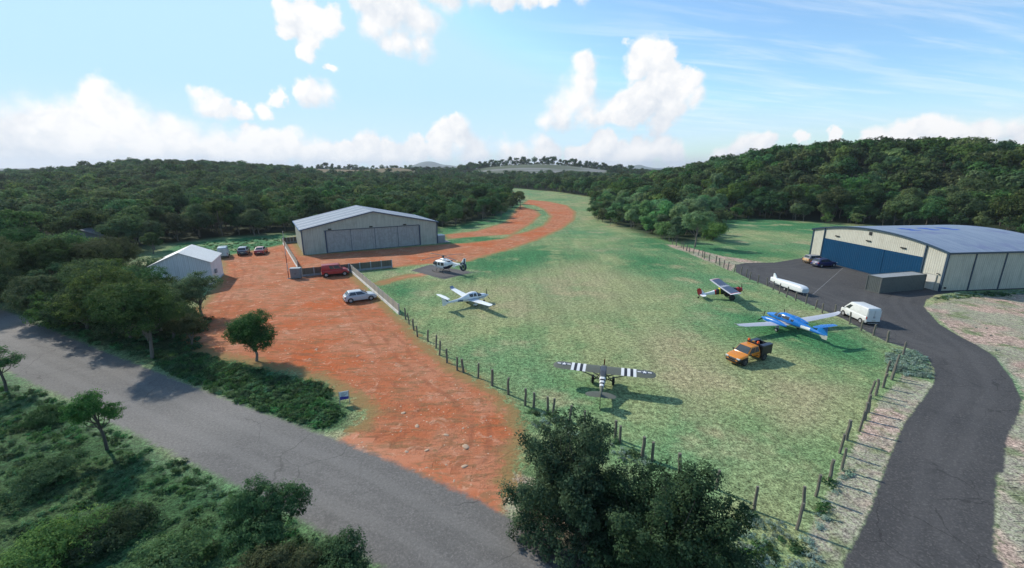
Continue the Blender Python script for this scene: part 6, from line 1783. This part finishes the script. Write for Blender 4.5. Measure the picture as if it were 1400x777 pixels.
def forest(M):
    rng = np.random.default_rng(21)
    R = random.Random(5)
    def V(seed, H, W_, base, mat, clumps, leaves, leaf, nl=8):
        return tree_meshes(seed, H, W_, base, nl, clumps, leaves, leaf, M[mat], M['bark'], 0.17, 0.02, None, 0.5)
    mid = [V(200 + i, *p) for i, p in enumerate([(12, 9.5, 2.6, 'dark', 400, 16, .42), (11, 9, 1.8, 'mid', 400, 16, .42), (13, 9, 3.0, 'dark', 400, 16, .42), (10, 9.5, 1.4, 'mid', 400, 16, .42),
                                                 (12.5, 8.5, 2.6, 'mid', 400, 16, .42), (11.5, 10.5, 2.2, 'dark', 420, 16, .42), (9, 9, 0.7, 'fresh', 400, 16, .40), (10, 8.5, 1.2, 'fresh', 400, 16, .40)])]
    far = [V(230 + i, *p, 7) for i, p in enumerate([(12, 9.5, 2.6, 'dark', 150, 7, .85), (11, 9, 2.0, 'mid', 150, 7, .85), (13, 9.5, 3.0, 'dark', 150, 7, .85), (10.5, 10, 1.6, 'mid', 150, 7, .85), (12, 8.5, 2.6, 'dark', 150, 7, .85), (11.5, 10.5, 2.2, 'mid', 160, 7, .85)])]
    cand = []
    # jittered rings that open up with distance
    r = 100.0
    while r < 1500:
        sp = 6.6 if r < 300 else (7.2 if r < 600 else 9.5)
        n = int(r * rad(112) / sp)
        for k in range(n):
            a = rad(-56) + rad(112) * (k + rng.random()) / n
            rr = r + rng.uniform(-.5, .5) * sp
            cand.append((rr * math.sin(a), rr * math.cos(a)))
        r += sp * 0.95
    P = np.array(cand)
    X, Y = P[:, 0], P[:, 1]
    d = sdf(CLEARING, X, Y)
    Z = terrain(X, Y)
    open_ = np.zeros(len(P), bool)
    for q in PALE_HILL: open_ |= sdf(q, X, Y) > -4
    for q in TAN_HILL: open_ |= sdf(q, X, Y) > -6
    road = sdf(ROAD, X, Y) > -4
    keep = (d < -1.5) & ~open_ & ~road
    # the grove near the left is planted by hand; keep its ground free of the random ones
    grove = (X < -45) & (Y < 118) & (X > -125)
    keep &= ~(grove & (rng.random(len(P)) < 0.72))
    # cottages' own clearing
    for c in COTTAGE_SPOTS:
        keep &= np.hypot(X - c[0], Y - c[1]) > c[2]
    X, Y, Z, d = X[keep], Y[keep], Z[keep], d[keep]
    thick = sdf(GP([(800, 300), (806, 272), (850, 285), (930, 275), (1000, 303), (985, 332), (930, 335), (870, 325)]), X, Y) > -4
    size = rng.uniform(0.66, 1.14, len(X)) * np.where(rng.random(len(X)) < .07, 1.3, 1.0)
    size *= np.where(d > -5, 0.85, 1.0)
    right = (X > 60) & (Y > 120) & (Y < 450)
    thin = right & (d < -14) & (rng.random(len(X)) < .30)
    X, Y, Z, d, size, right, thick = (q[~thin] for q in (X, Y, Z, d, size, right, thick))
    size *= np.where(right & (d < -10), 1.45, np.where(right, .85, 1.0)) * rng.uniform(.85, 1.15, len(X))
    size = np.minimum(size, 1.42)
    size *= np.where(np.hypot(X, Y) > 450, .86 * rng.uniform(.75, 1.3, len(X)), 1.0)
    low = (X < 10) & (X > -60) & (Y > 150) & (Y < 330); size *= np.where(low, 0.88, 1.0)
    size *= np.where(thick, 0.82, 1.0)
    dist = np.hypot(X, Y)
    # which can be seen: sort by apparent size
    inview = np.zeros(len(X), bool)
    for i in range(len(X)):
        s = seen_px(X[i], Y[i], Z[i] + 8 * size[i])
        inview[i] = s is not None and -30 < s[0] < 1430
    edge = d > -26            # the rows one can look into; deeper trees show only their tops
    score = size / dist * np.where(edge, 1.0, 0.62) * inview
    order = np.argsort(-score)
    single = set(order[:NEAR_FOREST].tolist())
    labels = {}
    pts, rots, scl, idx = [], [], [], []
    for i in range(len(X)):
        if i in single:
            s = seen_px(X[i], Y[i], Z[i])
            if thick[i]:
                ms = mid[6 + R.randrange(2)]; lab = 'fresh green tree in the thicket jutting into the airfield beside the last posts'; grp = 'trees of the thicket'
            elif X[i] > 70:
                ms = mid[R.choice([0, 1, 2, 3, 4, 5, 5, 0])] if d[i] < -9 else mid[R.choice([6, 7, 7, 1, 4])]; lab = 'leafy tree on the wooded hillside rising behind the cream and blue hangar'; grp = 'trees of the right hillside'
            elif X[i] > -75 and Y[i] > 115:
                ms = mid[R.choice([0, 1, 2, 3, 4, 5])]; lab = 'leafy tree in the woods behind the pale gabled hangar and the dirt track'; grp = 'trees behind the pale hangar'
            else:
                ms = mid[R.choice([0, 1, 2, 3, 4, 5])]; lab = 'dark leafy tree in the woods on the left behind the white shed'; grp = 'trees of the left woods'
            place_tree('tree', ms, (X[i], Y[i], Z[i] - .1), R.uniform(0, 6.28), float(size[i]), lab, 'tree', grp, R.uniform(.9, 1.12))
        else:
            pts.append((X[i], Y[i], Z[i] - .1)); rots.append(R.uniform(0, 6.28)); scl.append(size[i] * R.uniform(.92, 1.08)); idx.append(R.randrange(6))
    src = [joined(m, 'forest_tree') for m in far]
    print('forest: single', len(single), 'mass', len(pts))
    scatter('far_forest', pts, rots, scl, idx, src)
    # lone trees one can tell apart on the far skyline
    for i, x in enumerate(np.linspace(-95, 235, 30)):
        pass

def skyline_trees(M):
    R = random.Random(9)
    ms = [tree_meshes(260 + i, 12, 9, 1.2, 7, 150, 8, .9, M['dark'], M['barkd'], 0.22, 0.03, None, 0.45) for i in range(4)]
    for i in range(52):
        u = i / 51; x = -100 + 350 * u + R.uniform(-4, 4); y = 955 + R.uniform(-14, 14)
        s = R.uniform(1.05, 1.7) * (1.45 if i in (24,) else 1) * (1.0 - .25 * abs(u - .45))
        place_tree('tree', R.choice(ms), (x, y, ground_z(x, y)), R.uniform(0, 6), s, 'tree in the open row along the crest of the pale terraced hill', 'tree', 'trees on the crest of the pale hill', 1.1)
    for (x, y, s) in [(-420, 985, 1.2), (-405, 985, 1.5), (-392, 990, 1.4), (-375, 985, 1.0), (-432, 980, .8)]:
        place_tree('tree', R.choice(ms), (x, y, ground_z(x, y)), R.uniform(0, 6), s, 'tree in the small clump above the far brown field', 'tree', 'clump above the brown field')

def lone_trees(M):
    g = G(711, 286)
    ms = tree_meshes(301, 11, 6.5, 4.5, 7, 260, 12, .42, M['dark'], M['barkd'], .2, .0)
    place_tree('tree', ms, (g.x, g.y, 0), 0, 1, 'lone round-headed tree beside the bend of the red dirt track', 'tree')
    g = G(701, 284)
    ms = tree_meshes(302, 7.5, 9, .4, 8, 260, 12, .42, M['dark'], M['barkd'], .18, .0)
    place_tree('bush', ms, (g.x, g.y, 0), 0, 1, 'dark rounded bush left of the lone round-headed tree by the track', 'bush')
    g = G(950, 338)
    ms = tree_meshes(303, 12.5, 8, 3.4, 8, 420, 14, .36, M['fresh'], M['bark'], .22, .02)
    place_tree('tree', ms, (g.x, g.y, 0), 0, 1, 'tall pale-trunked tree beside the posts at the front of the thicket', 'tree')
    g = G(925, 330)
    ms = tree_meshes(304, 9, 6, 2.4, 7, 320, 14, .36, M['fresh'], M['bark'], .18, .02)
    place_tree('tree', ms, (g.x, g.y, 0), 0, 1, 'light green tree left of the tall pale-trunked tree of the thicket', 'tree')
    g = G(975, 329)
    ms = tree_meshes(305, 6.5, 10.5, .3, 9, 420, 14, .36, M['mid'], M['barkd'], .16, .0)
    place_tree('bush', ms, (g.x, g.y, 0), 0, 1, 'broad rounded bush at the right end of the thicket', 'bush')

def covers(M):
    rng = np.random.default_rng(77); R = random.Random(8)
    def clump(seed, w, h, mat, n, leaf):
        r = np.random.default_rng(seed)
        lob = [((r.uniform(-.3, .3) * w, r.uniform(-.3, .3) * w, h * .3), (w * .35, w * .35, h * .55)) for _ in range(4)]
        return bpy.data.objects.new('ground_plant', leaf_mesh('ground_plant', r, lob, n, 8, leaf, M[mat], w * .14, .4, .6, .6, zmin=.01))
    green = [clump(400 + i, 1.1, .5, 'cover', 26, .16) for i in range(4)]
    pale = [clump(410 + i, 1.0, .42, 'pale', 26, .12) for i in range(4)]
    dark = [clump(420 + i, 1.3, .6, 'wet', 26, .17) for i in range(4)]
    src = green + pale + dark
    pts, rots, scl, idx = [], [], [], []
    def fill(poly, dens, base, s0, s1, avoid=None):
        a = np.array(poly); x0, x1, y0, y1 = a[:, 0].min(), a[:, 0].max(), a[:, 1].min(), a[:, 1].max()
        n = int((x1 - x0) * (y1 - y0) * dens)
        X = rng.uniform(x0, x1, n); Y = rng.uniform(y0, y1, n)
        ok = sdf(poly, X, Y) > 0.1
        for av in (avoid or []): ok &= sdf(av, X, Y) < -0.35
        for x, y in zip(X[ok], Y[ok]):
            pts.append((x, y, ground_z(x, y) if y > 110 else 0.0)); rots.append(R.uniform(0, 6.28)); scl.append(R.uniform(s0, s1)); idx.append(base[R.randrange(len(base))])
    g4, p4, d4 = [0, 1, 2, 3], [4, 5, 6, 7], [8, 9, 10, 11]
    fill(GP([(200, 480), (262, 482), (330, 500), (400, 520), (440, 526), (470, 558), (466, 576), (430, 588), (380, 571), (300, 540), (215, 505)]), 3.4, g4 + g4 + g4 + d4, .55, 1.0, [ROAD])
    fill(GP([(1211, 486), (1222, 480), (1247, 480), (1268, 492), (1276, 508), (1274, 520), (1240, 516), (1212, 508)]), 5.0, p4, .6, 1.05, [DRIVE])
    fill(GP([(1000, 700), (1034, 700), (1092, 727), (1120, 680), (1150, 645), (1170, 640), (1140, 700), (1112, 740), (1130, 790), (1020, 790), (985, 740)]), 3.2, p4 + p4 + g4, .35, .85, [DRIVE, ROAD])
    fill(GP([(1270, 408), (1300, 402), (1400, 398)]) + [(118, 84), (118, 81)] + GP([(1400, 404), (1340, 407), (1290, 411)]), 2.0, p4 + g4, .5, .9, [DRIVE])
    fill(GP([(716, 560), (752, 566), (790, 583), (850, 606), (900, 634), (870, 640), (800, 610), (740, 590), (722, 580)]), 2.2, p4 + g4, .4, .9, [ROAD])
    fill([(-95, 62), (-60, 45)] + GP([(46, 530), (154, 584), (295, 655), (341, 678), (520, 783)]) + [(-5, 14), (-30, 6), (-80, 20)], 1.7, g4 + g4 + g4 + d4, .25, .75, [ROAD])
    fill(GP([(232, 337), (300, 330), (390, 324), (388, 333), (330, 343), (300, 348), (262, 340)]), .5, g4, .3, .6)
    fill(GP([(90, 462), (200, 495), (280, 480), (290, 440), (215, 400), (120, 420), (40, 432)]), .55, d4 + g4, .7, 1.4, [ROAD])
    fill(GP([(700, 690), (720, 690), (800, 740), (870, 777), (850, 785), (760, 737)]), .5, p4, .3, .6, [ROAD])
    fill(GP([(1310, 440), (1400, 430), (1400, 540), (1370, 490)]), .10, p4, .25, .5, [DRIVE])
    scatter('ground_cover', pts, rots, scl, idx, src)
    print('ground cover', len(pts))
NEAR_FOREST = 258
COTTAGE_SPOTS = []
# ------------------------------------------------------------------ put it together
def main():
    global COTTAGE_SPOTS
    build_world(); render_settings()
    build_ground(); build_surfaces(); build_mountain()
    pale_hangar(); blue_hangar(); white_shed(); shipping_container()
    # houses half hidden in the woods and on the far hill
    c1 = G(8, 346); c2 = G(113, 348); z3 = ground_z(-487, 640)
    cottage('cottage', (c1.x - 6, c1.y - 2, 0), rad(28), 9, 7, 4.6, 6.6, (0.50, 0.46, 0.36), (0.17, 0.155, 0.155), 'cream cottage with grey roof half hidden by trees at the left edge', 'house')
    cottage('outbuilding', (c2.x - 4, c2.y, 0), rad(20), 8, 6, 4.8, 6.4, (0.16, 0.17, 0.175), (0.095, 0.098, 0.102), 'small slate grey outbuilding glimpsed through the trees of the left woods', 'outbuilding', wins=False)
    cottage('farmhouse', (-487, 634, z3 + 2.5), rad(35), 14, 24, 5, 8, (0.50, 0.50, 0.50), (0.48, 0.48, 0.49), 'pale farmhouse among trees on the crest of the far left hill', 'house')
    COTTAGE_SPOTS = [(c1.x, c1.y, 9), (c2.x, c2.y, 6), (-490, 640, 20)]
    fences(); utility_cabinet(); striped_mast(); notice_board(); marker(); posts(); stones()
    cars(); glider_trailer(); aircraft()
    M = mats_trees()
    near_trees(M); lone_trees(M); forest(M); skyline_trees(M); covers(M)
    if USE_HAZE: build_haze()
USE_HAZE = True
main()
